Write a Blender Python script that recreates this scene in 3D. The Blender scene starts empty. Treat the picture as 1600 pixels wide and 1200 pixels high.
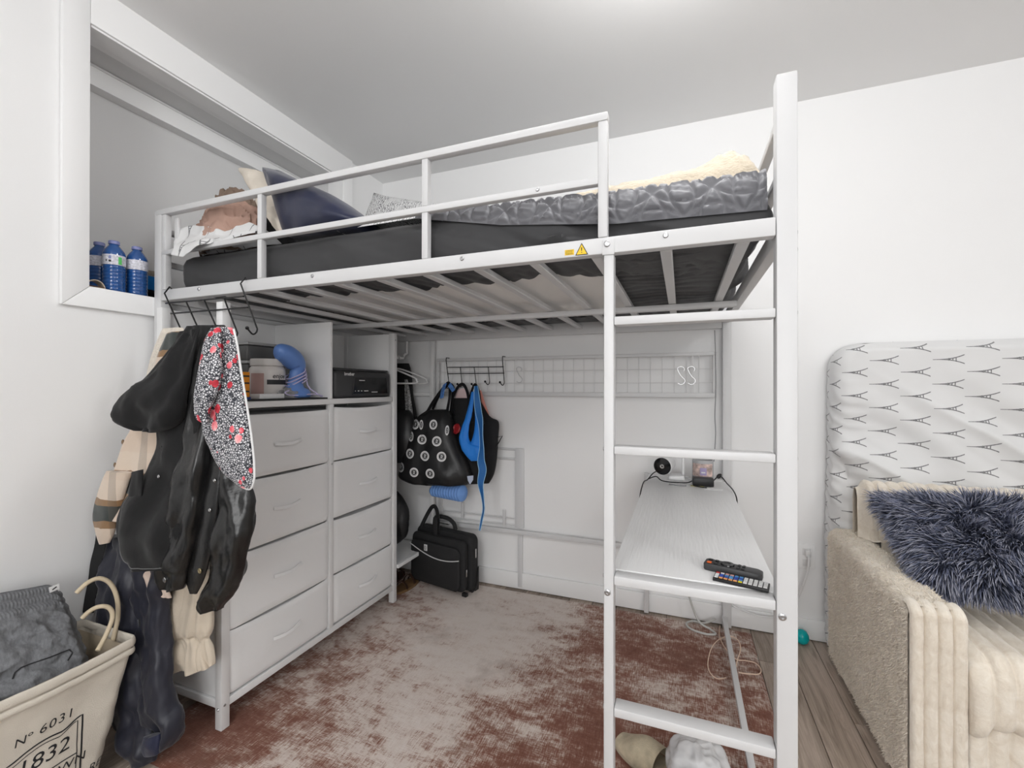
import bpy, bmesh, math, random
import numpy as np
from mathutils import Vector, Matrix, noise
random.seed(7)
SC = bpy.context.scene
COL = SC.collection
PI = math.pi

# ---------------------------------------------------------------- camera, world, lights
cd = bpy.data.cameras.new('camera')
cam = bpy.data.objects.new('camera', cd)
COL.objects.link(cam)
cd.sensor_width = 36.0
cd.lens = 691.39 / 1600 * 36.0
cd.shift_y = 2.93 / 1600
cd.clip_start = 0.02
_R = Vector((0.93344436, 0.3587202, 0.0012))
_U = Vector((-0.000151580844, -0.00295076165, 0.999995635))
_F = Vector((-0.35872218, 0.93344047, 0.0027))
m = Matrix.Identity(4)
for i in range(3):
    m[i][0] = _R[i]; m[i][1] = _U[i]; m[i][2] = -_F[i]
m[0][3], m[1][3], m[2][3] = 0.0, 0.0, 1.156
cam.matrix_world = m
SC.camera = cam

w = bpy.data.worlds.new('world'); SC.world = w
w.use_nodes = True
w.node_tree.nodes['Background'].inputs[0].default_value = (1, 1, 1, 1)
w.node_tree.nodes['Background'].inputs[1].default_value = 0.3

def lamp(name, kind, loc, energy, size, rot=(0, 0, 0), col=(1, 1, 1), size_y=None):
    l = bpy.data.lights.new(name, kind); l.energy = energy; l.color = col
    if kind == 'AREA':
        l.size = size
        if size_y: l.shape = 'RECTANGLE'; l.size_y = size_y
    else:
        l.shadow_soft_size = size
    o = bpy.data.objects.new(name, l); COL.objects.link(o)
    o.location = loc; o.rotation_euler = rot
    return o
# the room's ceiling lamps (one just above the frame, one behind the camera), an added fill light and the window behind the camera
lamp('ceiling_lamp_light', 'POINT', (0.0, 1.10, 2.35), 11.5, 0.11)
lamp('rear_ceiling_lamp_light', 'POINT', (-0.55, -0.95, 2.33), 17, 0.12)
lamp('right_fill_light', 'POINT', (1.75, -0.35, 2.33), 17, 0.12)  # added fill from the right, brightens the dresser front
lamp('window_daylight', 'AREA', (0.6, -2.42, 1.45), 36, 2.2, (PI/2, 0, 0), (1, 1, 1), 1.4)

SC.view_settings.view_transform = 'Standard'
SC.view_settings.look = 'None'
SC.view_settings.exposure = 0.58
SC.view_settings.gamma = 1.0
SC.view_settings.use_curve_mapping = False
SC.cycles.max_bounces = 8
SC.cycles.diffuse_bounces = 5
SC.cycles.sample_clamp_indirect = 6

# ---------------------------------------------------------------- materials
def new_mat(name):
    mt = bpy.data.materials.new(name); mt.use_nodes = True
    return mt, mt.node_tree, mt.node_tree.nodes['Principled BSDF']

def mat(name, col, rough=0.5, metal=0.0, bump=0.0, scale=200.0, var=0.0, vscale=8.0, sheen=0.0, spec=0.5, detail=4.0, stretch=None, trans=0.0, ior=1.45, coat=0.0):
    """plain procedural material: noise-tinted colour plus a noise bump"""
    mt, nt, b = new_mat(name)
    b.inputs['Base Color'].default_value = (*col, 1)
    b.inputs['Roughness'].default_value = rough
    b.inputs['Metallic'].default_value = metal
    b.inputs['Specular IOR Level'].default_value = spec
    b.inputs['Sheen Weight'].default_value = sheen
    b.inputs['Transmission Weight'].default_value = trans
    b.inputs['IOR'].default_value = ior
    b.inputs['Coat Weight'].default_value = coat
    tc = nt.nodes.new('ShaderNodeTexCoord')
    src = tc.outputs['Object']
    if stretch:
        mp = nt.nodes.new('ShaderNodeMapping'); mp.inputs['Scale'].default_value = stretch
        nt.links.new(src, mp.inputs['Vector']); src = mp.outputs['Vector']
    if var:
        n = nt.nodes.new('ShaderNodeTexNoise'); n.inputs['Scale'].default_value = vscale; n.inputs['Detail'].default_value = detail
        nt.links.new(src, n.inputs['Vector'])
        r = nt.nodes.new('ShaderNodeValToRGB')
        r.color_ramp.elements[0].position = 0.3; r.color_ramp.elements[1].position = 0.7
        r.color_ramp.elements[0].color = (*[max(0, c * (1 - var)) for c in col], 1)
        r.color_ramp.elements[1].color = (*[min(1, c * (1 + var)) for c in col], 1)
        nt.links.new(n.outputs['Fac'], r.inputs['Fac']); nt.links.new(r.outputs['Color'], b.inputs['Base Color'])
    if bump:
        n2 = nt.nodes.new('ShaderNodeTexNoise'); n2.inputs['Scale'].default_value = scale; n2.inputs['Detail'].default_value = detail
        nt.links.new(src, n2.inputs['Vector'])
        bp = nt.nodes.new('ShaderNodeBump'); bp.inputs['Strength'].default_value = bump; bp.inputs['Distance'].default_value = 0.004
        nt.links.new(n2.outputs['Fac'], bp.inputs['Height']); nt.links.new(bp.outputs['Normal'], b.inputs['Normal'])
    return mt

class NT:
    """tiny node-graph helper"""
    def __init__(s, mt): s.nt = mt.node_tree; s.n = s.nt.nodes; s.l = s.nt.links; s.b = s.n['Principled BSDF']
    def add(s, t, **kw):
        n = s.n.new(t)
        for k, v in kw.items(): setattr(n, k, v)
        return n
    def set(s, sock, v):
        if hasattr(v, 'is_linked') or isinstance(v, bpy.types.NodeSocket): s.l.new(v, sock)
        else: sock.default_value = v
    def math(s, op, a, b=0.0, c=0.0, clamp=False):
        n = s.add('ShaderNodeMath', operation=op); n.use_clamp = clamp
        s.set(n.inputs[0], a); s.set(n.inputs[1], b); s.set(n.inputs[2], c)
        return n.outputs[0]
    def mix(s, f, a, b):
        n = s.add('ShaderNodeMix', data_type='RGBA')
        s.set(n.inputs[0], f); s.set(n.inputs[6], a if not isinstance(a, tuple) else (*a, 1)); s.set(n.inputs[7], b if not isinstance(b, tuple) else (*b, 1))
        return n.outputs[2]
    def noise(s, vec, scale, detail=4.0, rough=0.5, out='Fac', dist=0.0):
        n = s.add('ShaderNodeTexNoise'); n.inputs['Scale'].default_value = scale; n.inputs['Detail'].default_value = detail; n.inputs['Roughness'].default_value = rough
        n.inputs['Distortion'].default_value = dist
        s.l.new(vec, n.inputs['Vector']); return n.outputs[out]
    def ramp(s, fac, stops):
        n = s.add('ShaderNodeValToRGB'); cr = n.color_ramp
        while len(cr.elements) < len(stops): cr.elements.new(0.5)
        for e, (p, c) in zip(cr.elements, stops):
            e.position = p; e.color = (*c, 1) if isinstance(c, tuple) else (c, c, c, 1)
        s.l.new(fac, n.inputs['Fac']); return n.outputs['Color']
    def coord(s, kind='Object', scale=None, loc=None, rot=None):
        t = s.add('ShaderNodeTexCoord'); v = t.outputs[kind]
        if scale or loc or rot:
            mp = s.add('ShaderNodeMapping')
            if scale: mp.inputs['Scale'].default_value = scale
            if loc: mp.inputs['Location'].default_value = loc
            if rot: mp.inputs['Rotation'].default_value = rot
            s.l.new(v, mp.inputs['Vector']); v = mp.outputs['Vector']
        return v
    def sep(s, v):
        n = s.add('ShaderNodeSeparateXYZ'); s.l.new(v, n.inputs[0]); return n.outputs
    def comb(s, x, y, z=0.0):
        n = s.add('ShaderNodeCombineXYZ'); s.set(n.inputs[0], x); s.set(n.inputs[1], y); s.set(n.inputs[2], z); return n.outputs[0]
    def bump(s, h, strength=0.5, dist=0.004):
        bp = s.add('ShaderNodeBump'); bp.inputs['Strength'].default_value = strength; bp.inputs['Distance'].default_value = dist
        s.l.new(h, bp.inputs['Height']); s.l.new(bp.outputs['Normal'], s.b.inputs['Normal'])
    def color(s, c): s.l.new(c, s.b.inputs['Base Color'])

# ---------------------------------------------------------------- mesh builder
def V(*a): return Vector(a)

class MB:
    def __init__(s): s.v = []; s.f = []; s.uv = None
    def add(s, vs, fs):
        b = len(s.v); s.v += [tuple(p) for p in vs]; s.f += [tuple(i + b for i in f) for f in fs]; return s
    def box(s, x0, x1, y0, y1, z0, z1):
        return s.add([(x0,y0,z0),(x1,y0,z0),(x1,y1,z0),(x0,y1,z0),(x0,y0,z1),(x1,y0,z1),(x1,y1,z1),(x0,y1,z1)],
                     [(0,3,2,1),(4,5,6,7),(0,1,5,4),(1,2,6,5),(2,3,7,6),(3,0,4,7)])
    def obox(s, c, size, rot=None):
        r = rot or Matrix.Identity(3); c = Vector(c); hx, hy, hz = [q / 2 for q in size]
        vs = [c + r @ Vector((sx*hx, sy*hy, sz*hz)) for sz in (-1,1) for sx, sy in ((-1,-1),(1,-1),(1,1),(-1,1))]
        return s.add(vs, [(0,3,2,1),(4,5,6,7),(0,1,5,4),(1,2,6,5),(2,3,7,6),(3,0,4,7)])
    def bar(s, p, q, wd, ht, up=(0,0,1)):
        p, q, up = Vector(p), Vector(q), Vector(up); d = (q - p).normalized()
        if abs(d.dot(up)) > .98: up = Vector((0,1,0))
        a = d.cross(up).normalized(); b = a.cross(d).normalized()
        vs = [e + a*sx*wd/2 + b*sy*ht/2 for e in (p, q) for sx, sy in ((-1,-1),(1,-1),(1,1),(-1,1))]
        return s.add(vs, [(0,1,2,3),(7,6,5,4),(0,4,5,1),(1,5,6,2),(2,6,7,3),(3,7,4,0)])
    def sweep(s, pts, prof, closed=False, ups=None, caps=True):
        """sweep a closed 2-d profile [(a,b)..] (or one profile per point) along pts"""
        P = [Vector(p) for p in pts]; n = len(P)
        many = isinstance(prof[0][0], (tuple, list))
        k = len(prof[0]) if many else len(prof)
        vs = []; prev = None
        for i, p in enumerate(P):
            if closed: t = P[(i+1) % n] - P[i-1]
            else: t = P[min(i+1, n-1)] - P[max(i-1, 0)]
            t = t.normalized() if t.length > 1e-9 else Vector((0,0,1))
            if ups is not None: u = Vector(ups[i] if isinstance(ups, list) else ups)
            else: u = prev if prev is not None else (Vector((0,0,1)) if abs(t.z) < .9 else Vector((0,1,0)))
            u = (u - t * u.dot(t))
            if u.length < 1e-6: u = t.orthogonal()
            u.normalize(); prev = u; a = t.cross(u)
            for x, y in (prof[i] if many else prof): vs.append(p + a*x + u*y)
        fs = []
        for i in range(n if closed else n-1):
            j = (i+1) % n
            for q in range(k):
                r = (q+1) % k; fs.append((i*k+q, i*k+r, j*k+r, j*k+q))
        if not closed and caps: fs += [tuple(range(k-1,-1,-1)), tuple((n-1)*k+q for q in range(k))]
        return s.add(vs, fs)
    def tube(s, pts, r, n=8, closed=False):
        if isinstance(r, (list, tuple)):
            prof = [[(ri*math.cos(2*PI*q/n), ri*math.sin(2*PI*q/n)) for q in range(n)] for ri in r]
        else: prof = [(r*math.cos(2*PI*q/n), r*math.sin(2*PI*q/n)) for q in range(n)]
        return s.sweep(pts, prof, closed)
    def ribbon(s, pts, wd, th, ups): return s.sweep(pts, [(-wd/2,-th/2),(wd/2,-th/2),(wd/2,th/2),(-wd/2,th/2)], ups=ups)
    def lathe(s, prof, c=(0,0,0), n=24, axis=None, sx=1.0, sy=1.0):
        """prof: [(r, h)] revolved about axis (default z) through c"""
        c = Vector(c); ax = Vector(axis or (0,0,1)).normalized(); a = ax.orthogonal().normalized() if axis else Vector((1,0,0)); b = ax.cross(a)
        vs = [c + a*(r*sx*math.cos(2*PI*q/n)) + b*(r*sy*math.sin(2*PI*q/n)) + ax*h for r, h in prof for q in range(n)]
        fs = [(i*n+q, i*n+(q+1)%n, (i+1)*n+(q+1)%n, (i+1)*n+q) for i in range(len(prof)-1) for q in range(n)]
        fs += [tuple(range(n-1,-1,-1)), tuple((len(prof)-1)*n+q for q in range(n))]
        return s.add(vs, fs)
    def cyl(s, p, q, r, n=12): return s.tube([p, q], r, n)
    def grid(s, fn, nu, nv, cu=False, cv=False, flip=False):
        """fn(u,v) with u,v in 0..1; cu/cv close the direction"""
        vs = [fn(i/(nu if cu else nu-1), j/(nv if cv else nv-1)) for i in range(nu) for j in range(nv)]
        fs = []
        for i in range(nu if cu else nu-1):
            for j in range(nv if cv else nv-1):
                a, b2, c, d = i*nv+j, ((i+1)%nu)*nv+j, ((i+1)%nu)*nv+(j+1)%nv, i*nv+(j+1)%nv
                fs.append((a,d,c,b2) if flip else (a,b2,c,d))
        return s.add(vs, fs)
    def prism(s, poly, d, axis_fn):
        """poly 2-d outline, axis_fn(x, y, t) -> 3-d; t in (0, d)"""
        n = len(poly)
        vs = [axis_fn(x, y, 0) for x, y in poly] + [axis_fn(x, y, d) for x, y in poly]
        return s.add(vs, [tuple(range(n-1,-1,-1)), tuple(range(n, 2*n))] + [(i, (i+1)%n, n+(i+1)%n, n+i) for i in range(n)])
    def build(s, name, mt, parent=None, bev=0.0, seg=2, ang=40, subd=0, uv=None):
        """link as ONE mesh object; origin at the base of the mesh"""
        A = np.array(s.v, dtype=float)
        lo, hi = A.min(0), A.max(0)
        o = Vector(((lo[0]+hi[0])/2, (lo[1]+hi[1])/2, lo[2]))
        me = bpy.data.meshes.new(name)
        me.from_pydata([tuple(p) for p in (A - np.array(o))], [], s.f)
        bm = bmesh.new(); bm.from_mesh(me)
        bmesh.ops.recalc_face_normals(bm, faces=bm.faces)
        if bev:
            es = [e for e in bm.edges if len(e.link_faces) == 2 and e.calc_face_angle(0) > math.radians(50)]
            bmesh.ops.bevel(bm, geom=es, offset=bev, segments=seg, affect='EDGES', profile=0.5, clamp_overlap=True)
        bm.to_mesh(me); bm.free()
        if uv is not None:
            l = me.uv_layers.new(name='UVMap'); co = np.empty(len(me.vertices)*3); me.vertices.foreach_get('co', co); co = co.reshape(-1,3) + np.array(o)
            li = np.empty(len(me.loops), dtype=int); me.loops.foreach_get('vertex_index', li)
            U = np.array([uv(p, i) for i, p in enumerate(co)])
            l.data.foreach_set('uv', U[li].ravel())
        for p in me.polygons: p.use_smooth = True
        me.set_sharp_from_angle(angle=math.radians(ang))
        ob = bpy.data.objects.new(name, me); COL.objects.link(ob); ob.location = o
        if mt is not None: me.materials.append(mt)
        if parent is not None: attach(ob, parent)
        if subd:
            md = ob.modifiers.new('subd', 'SUBSURF'); md.levels = subd; md.render_levels = subd
        return ob

WLOC = {}
def wloc(o):
    p = Vector(o.location)
    return WLOC.get(o.name, p)
def attach(ob, parent):
    wl = Vector(ob.location); WLOC[ob.name] = wl
    ob.parent = parent
    ob.location = wl - wloc(parent)
def tag(o, label=None, cat=None, group=None, kind=None):
    if label: o['label'] = label
    if cat: o['category'] = cat
    if group: o['group'] = group
    if kind: o['kind'] = kind
    return o
def thing(name, label, cat, loc, group=None):
    o = bpy.data.objects.new(name, None); COL.objects.link(o); o.location = loc; o.empty_display_size = .05
    WLOC[o.name] = Vector(loc)
    return tag(o, label, cat, group)
def dup(root, delta, label=None, rotz=0.0):
    """copy a thing with its parts and sub-parts"""
    r = root.copy(); COL.objects.link(r); r.location = Vector(root.location) + Vector(delta); r.rotation_euler[2] += rotz
    if label: r['label'] = label
    for ch in list(root.children):
        c = ch.copy(); COL.objects.link(c); c.parent = r
        for g in list(ch.children):
            d = g.copy(); COL.objects.link(d); d.parent = c
    return r
def fbm(p, o=4): return noise.fractal(Vector(p), 1.0, 2.0, o)
def smooth(a, b, x):
    t = min(1, max(0, (x-a)/(b-a))); return t*t*(3-2*t)
def spline(pts, n=8, closed=False):
    """Catmull-Rom through pts"""
    P = [Vector(p) for p in pts]; out = []; m_ = len(P)
    for i in range(m_ if closed else m_-1):
        if closed: a, b, c, d = P[i-1], P[i], P[(i+1)%m_], P[(i+2)%m_]
        else: a, b, c, d = P[max(i-1,0)], P[i], P[i+1], P[min(i+2,m_-1)]
        for k in range(n):
            t = k/n
            out.append(0.5*((2*b) + (c-a)*t + (2*a-5*b+4*c-d)*t*t + (3*b-a-3*c+d)*t**3))
    if not closed: out.append(P[-1])
    return out
def lerp_table(tab, x):
    """tab rows (x, a, b, ...) sorted by x; linear interpolation"""
    if x <= tab[0][0]: return tab[0][1:]
    for r0, r1 in zip(tab, tab[1:]):
        if x <= r1[0]:
            t = (x - r0[0]) / (r1[0] - r0[0] + 1e-12)
            return tuple(p + (q-p)*t for p, q in zip(r0[1:], r1[1:]))
    return tab[-1][1:]

# ---------------------------------------------------------------- the room
M = {}
M['wall'] = mat('wall_paint', (.85,.85,.85), .75, bump=.05, scale=260)
M['ceiling'] = mat('ceiling_paint', (.89,.89,.89), .85, bump=.05, scale=200)
M['trim'] = mat('trim_paint', (.86,.86,.86), .45)
M['metal'] = mat('white_powder_coat', (.64,.64,.645), .42, bump=.03, scale=500)
M['panel'] = mat('white_laminate', (.84,.84,.84), .5, bump=.05, scale=60, stretch=(1, 14, 14))
M['steel'] = mat('steel', (.55,.55,.56), .3, 1.0)
M['black'] = mat('black_plastic', (.012,.012,.013), .42)
M['blackwire'] = mat('black_wire', (.008,.008,.009), .35)
M['dark'] = mat('dark_gap', (.01,.01,.01), .9)

def struct(name, mb, mt, parent=None, **k):
    o = mb.build(name, mt, parent, **k)
    if parent is None: o['kind'] = 'structure'
    return o
XL, YB, HC = -1.822, 2.388, 2.481
XR_, YF_ = 3.3, -2.5
b = MB()
b.box(XL-.1, XL, YF_, .851, 0, HC).box(XL-.1, XL, 2.017, YB, 0, HC).box(XL-.1, XL, .851, 2.017, 0, 1.475).box(XL-.1, XL, .851, 2.017, 2.345, HC)
struct('wall_left', b, M['wall'])
b = MB()
b.box(-2.17, -2.072, .78, 2.09, 1.40, 2.42).box(-2.072, XL-.1, .78, 2.09, 1.40, 1.475).box(-2.072, XL-.1, .78, 2.09, 2.345, 2.42)
b.box(-2.072, XL-.1, .78, .851, 1.475, 2.345).box(-2.072, XL-.1, 2.017, 2.09, 1.475, 2.345)
M['niche'] = mat('niche_shaded_white', (.66,.66,.66), .7, bump=.05, scale=260)  # white paint greyed, the shade inside the niche is put into its colour
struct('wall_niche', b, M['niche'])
struct('wall_back', MB().box(XL-.1, XR_+.1, YB, YB+.1, 0, HC), M['wall'])
struct('wall_right', MB().box(XR_, XR_+.1, YF_, YB, 0, HC), M['wall'])
# the wall behind the camera, with the window opening
b = MB().box(XL-.1, -.6, YF_-.1, YF_, 0, HC).box(1.8, XR_+.1, YF_-.1, YF_, 0, HC).box(-.6, 1.8, YF_-.1, YF_, 0, .75).box(-.6, 1.8, YF_-.1, YF_, 2.15, HC)
struct('wall_front', b, M['wall'])
struct('ceiling', MB().box(XL-.1, XR_+.1, YF_-.1, YB+.1, HC, HC+.1), M['ceiling'])
# picture-frame trim of the wall niche
TX = XL + .017
def trim(n, poly, x0=XL, x1=TX):
    struct('trim_%d' % n, MB().prism(poly, 1.0, lambda y, z, t: (x0 + (x1-x0)*t, y, z)), M['trim'], bev=.0025)
trim(1, [(.783,1.414),(.783,HC),(.853,HC),(.853,1.484)])
trim(2, [(.784,1.414),(.854,1.4835),(2.016,1.4835),(2.086,1.414)])
trim(3, [(.8535,2.346),(.8535,HC),(2.086,HC),(2.016,2.346)])
trim(4, [(2.0165,1.484),(2.0165,2.3465),(2.0865,HC),(2.0865,1.414)])
b = MB().box(XL-.06, TX-.006, .857, 2.012, 2.337, 2.3445).box(XL-.06, TX-.006, 2.009, 2.0163, 1.476, 2.337)
struct('trim_5', b, M['trim'])
b = MB().box(-2.071, -2.028, .852, 2.016, 2.265, 2.344).box(-2.028, -2.022, .852, 2.016, 2.265, 2.272).box(-2.028, -2.022, .852, 2.016, 2.336, 2.344)
struct('trim_6', b, M['trim'])
def baseboard(name, x0, x1, y0, y1):
    struct(name, MB().box(x0, x1, y0, y1, .004, .096), M['trim'], bev=.004)
baseboard('baseboard_back', XL, XR_, YB-.014, YB-.0005)
baseboard('baseboard_left', XL+.0005, XL+.014, YF_, YB-.015)

# floor: planks as parts
def wood():
    mt, nt, bb = new_mat('walnut_vinyl_plank'); g = NT(mt)
    v = g.coord('Object', scale=(9, .9, 1)); oi = g.add('ShaderNodeObjectInfo')
    off = g.add('ShaderNodeVectorMath', operation='ADD'); g.l.new(v, off.inputs[0])
    g.l.new(g.comb(g.math('MULTIPLY', oi.outputs['Random'], 37.0), g.math('MULTIPLY', oi.outputs['Random'], 91.0)), off.inputs[1])
    n1 = g.noise(off.outputs[0], 3.0, 8, .62, dist=1.1)
    n2 = g.noise(g.coord('Object', scale=(60, 1.6, 1)), 4.0, 3, .6)
    f = g.math('ADD', g.math('MULTIPLY', n1, .75), g.math('MULTIPLY', n2, .3))
    c = g.ramp(f, [(.30,(.145,.108,.084)),(.46,(.30,.24,.19)),(.60,(.43,.35,.29)),(.75,(.55,.47,.40))])
    hs = g.add('ShaderNodeHueSaturation'); g.l.new(c, hs.inputs['Color'])
    g.l.new(g.math('MULTIPLY_ADD', oi.outputs['Random'], .35, .85), hs.inputs['Value'])
    g.color(hs.outputs['Color']); bb.inputs['Roughness'].default_value = .42
    g.bump(n1, .12, .002); return mt
M['wood'] = wood()
fl = struct('floor', MB().box(XL-.1, XR_+.1, YF_-.1, YB+.1, -.06, -.0085), M['dark'])
PW, PL = .125, 1.22
rnd = random.Random(3)
pb = {}
x = XL + .001; k = 0
while x < 2.6:
    y = -2.2 + (k*.47) % PL - PL; x1 = min(x + PW, XR_) - .0018
    while y < YB - .001:
        y0, y1 = max(y, -.45), min(y + PL, YB-.002) - .0018
        if y1 - y0 > .05:
            MB().box(x, x1, y0, y1, -.0084, 0).build('plank', M['wood'], fl, bev=.0012, seg=1)
        y += PL
    x += PW; k += 1

# distressed rug
def rugmat():
    mt, nt, bb = new_mat('distressed_rug'); g = NT(mt)
    v = g.coord('Object')
    big = g.noise(g.coord('Object', loc=(1.7, .4, 0)), 3.0, 6, .65, dist=.3)
    mid = g.noise(g.coord('Object', scale=(1, 1.6, 1), loc=(3, 1, 0)), 11, 8, .74, dist=.3)
    thr = g.noise(g.coord('Object', scale=(55, 5, 1)), 5, 3, .7)
    thr2 = g.noise(g.coord('Object', scale=(5, 70, 1)), 5, 2, .6)
    s = g.sep(v)
    # the woven design: rust borders at the right end and along the left side, pale middle
    right = g.math('SMOOTH_MIN', g.math('MULTIPLY_ADD', s[0], .95, .10), .46, .1)
    right = g.math('MAXIMUM', right, 0.0)
    left = g.math('MAXIMUM', g.math('MULTIPLY_ADD', s[0], -.50, -.12), 0.0)
    near = g.math('MAXIMUM', g.math('MULTIPLY_ADD', s[1], -.30, .0), -.07)
    reg = g.math('ADD', g.math('ADD', right, left), near)
    f = g.math('ADD', g.math('ADD', g.math('MULTIPLY', big, .52), g.math('MULTIPLY', mid, .60)), g.math('MULTIPLY', reg, .44))
    f = g.math('ADD', f, g.math('ADD', g.math('MULTIPLY_ADD', thr, .40, -.20), g.math('MULTIPLY_ADD', thr2, .24, -.12)))
    c = g.ramp(f, [(.50,(.68,.61,.56)),(.62,(.62,.53,.475)),(.68,(.42,.30,.25)),(.76,(.225,.098,.066)),(.92,(.15,.050,.031))])
    dk = g.noise(g.coord('Object', scale=(1,1,1), loc=(9,4,0)), 3.5, 5, .65)
    c = g.mix(g.math('MULTIPLY', g.ramp(dk, [(.56,0.0),(.70,1.0)]), .35), c, (.17,.10,.07))
    g.color(c); bb.inputs['Roughness'].default_value = .95; bb.inputs['Specular IOR Level'].default_value = .1
    bb.inputs['Sheen Weight'].default_value = .15
    g.bump(g.math('ADD', thr, thr2), .5, .003); return mt
RX0, RX1, RY0, RY1 = -1.66, .302, .872, 2.343
def rugf(u, v):
    x, y = RX0 + (RX1-RX0)*u, RY0 + (RY1-RY0)*v
    e = min(u, 1-u, v, 1-v)
    return (x, y, .0015 + .0085*smooth(0, .004, e) + .0006*noise.noise(Vector((x*9, y*9, 0))))
b = MB().grid(rugf, 120, 90)
b.box(RX0, RX1, RY0, RY1, .0004, .002)
rug = b.build('rug', rugmat())
tag(rug, 'rust and beige distressed area rug under the loft bed', 'rug')

# ---------------------------------------------------------------- the loft bed
BX0, BX1, BY0, BY1 = -1.806, .219, 1.042, 2.372
bed = thing('loft_bed', 'white metal loft bed with ladder, guard rails and slatted base', 'bed', (-.8, 1.7, 0))
W = M['metal']
P_ = .037
for (x0, y0, zt) in ((BX0, BY0, 1.80), (BX1-P_-.001, BY0, 1.80), (BX0, BY1-P_, 1.80), (BX1-P_-.001, BY1-P_, 1.80)):
    MB().box(x0, x0+P_+.001, y0, y0+P_, .012, zt).build('post', W, bed, bev=.003)
# side rails, end rails, centre beam
xa, xb = BX0+P_+.002, BX1-P_-.002
MB().box(xa, xb, BY0, BY0+.028, 1.468, 1.507).build('side_rail', W, bed, bev=.003)
MB().box(xa, xb, BY1-.03, BY1-.002, 1.440, 1.507).build('side_rail', W, bed, bev=.003)
for x0 in (BX0+.006, BX1-.034):
    MB().box(x0, x0+.026, BY0+P_+.001, BY1-P_-.001, 1.465, 1.507).build('end_rail', W, bed, bev=.003)
MB().box(xa, BX1-.036, 1.755, 1.787, 1.446, 1.4665).build('centre_beam', W, bed, bev=.003)
for i in range(12):
    x = .124 - .1585*i
    MB().box(x-.013, x+.013, BY0+.0285, BY1-.031, 1.4675, 1.484).build('slat', W, bed, bev=.002, seg=1)
# front guard rail
gx0, gx1 = BX0+P_+.002, -.162
MB().box(gx0-.03, gx1, BY0-.001, BY0+.024, 1.781, 1.801).build('guard_rail', W, bed, bev=.003)
MB().box(gx0-.001, gx1-.022, BY0, BY0+.02, 1.634, 1.652).build('guard_rail', W, bed, bev=.003)
MB().box(gx1-.023, gx1-.0005, BY0, BY0+.022, 1.5075, 1.781).build('guard_post', W, bed, bev=.003)
for x in (-1.279, -.658):
    MB().box(x-.0095, x+.0095, BY0+.001, BY0+.021, 1.5075, 1.634).build('baluster', W, bed, bev=.002)
    MB().box(x-.0095, x+.0095, BY0+.001, BY0+.021, 1.652, 1.781).build('baluster', W, bed, bev=.002)
MB().box(gx0, gx0+.022, BY0+.001, BY0+.023, 1.5075, 1.781).build('guard_post', W, bed, bev=.003)
# end guards
for x0 in (BX0+.008, BX1-.03):
    for z in (1.72, 1.60):
        MB().box(x0, x0+.02, BY0+P_+.001, BY1-P_-.001, z, z+.02).build('end_guard', W, bed, bev=.002)
# back guard
MB().box(xa, xb, BY1-.03, BY1-.008, 1.600, 1.620).build('back_guard', W, bed, bev=.002)
# bracket with bolts inside the left corner
bk = MB().box(-1.742, -1.722, 1.07, 1.082, 1.66, 1.775).build('corner_bracket', W, bed, bev=.004)
# ladder
MB().box(-.171, -.148, BY0, BY0+.034, .012, 1.467).build('ladder_post', W, bed, bev=.003)
MB().box(-.174, -.146, BY0-.003, BY0-.0003, 1.464, 1.500).build('ladder_bracket', W, bed, bev=.002)
for z0, z1 in ((1.300,1.320), (1.000,1.019), (.697,.718), (.392,.413)):
    MB().box(-.1475, BX1-P_-.002, BY0+.001, BY0+.040, z0, z1).build('rung', W, bed, bev=.003)
# low end rail at the floor and the stretchers along the back wall
MB().box(.178, .198, BY0+P_+.001, BY1-P_-.001, .045, .065).build('foot_rail', W, bed, bev=.002)
MB().box(-1.40, -.183, BY1-.024, BY1-.004, .322, .346).build('back_stretcher', W, bed, bev=.002)
# bolts
def bolt(x, y, z, ax=(0,-1,0), r=.0075):
    b = MB().lathe([(r*.6,0),(r,.0),(r,.002),(r*.75,.0035),(r*.45,.0035),(r*.4,.0018),(.0001,.0018)], (x,y,z), 14, ax)
    return b.build('bolt', M['steel'], bed)
for x, y, z in ((-1.564, 1.042, 1.494), (-1.054, 1.042, 1.495), (-0.542, 1.042, 1.495), (-0.034, 1.042, 1.494)): bolt(x, BY0, z, r=.006)
for x, y, z in ((-0.163, 1.042, 1.489),): bolt(x, BY0-.003, z)
for x, y, z in ((-0.162, 1.042, 0.679), (0.191, 1.042, 0.688)): bolt(x, BY0, z)
for x, y, z in ((-0.333, 1.042, 1.644),): bolt(x, BY0, z, r=.005)
for z in (1.475, 1.44, 1.31, 1.01, .71, .40): bolt(BX1-.0005, BY0+.018, z, (1,0,0), .006)
for z in (1.01,.71,.40): bolt(-.171, BY0+.018, z, (-1,0,0), .006)
bolt(BX0+P_+.001, BY0+.012, 1.755, (1,0,0), .006)
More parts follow.
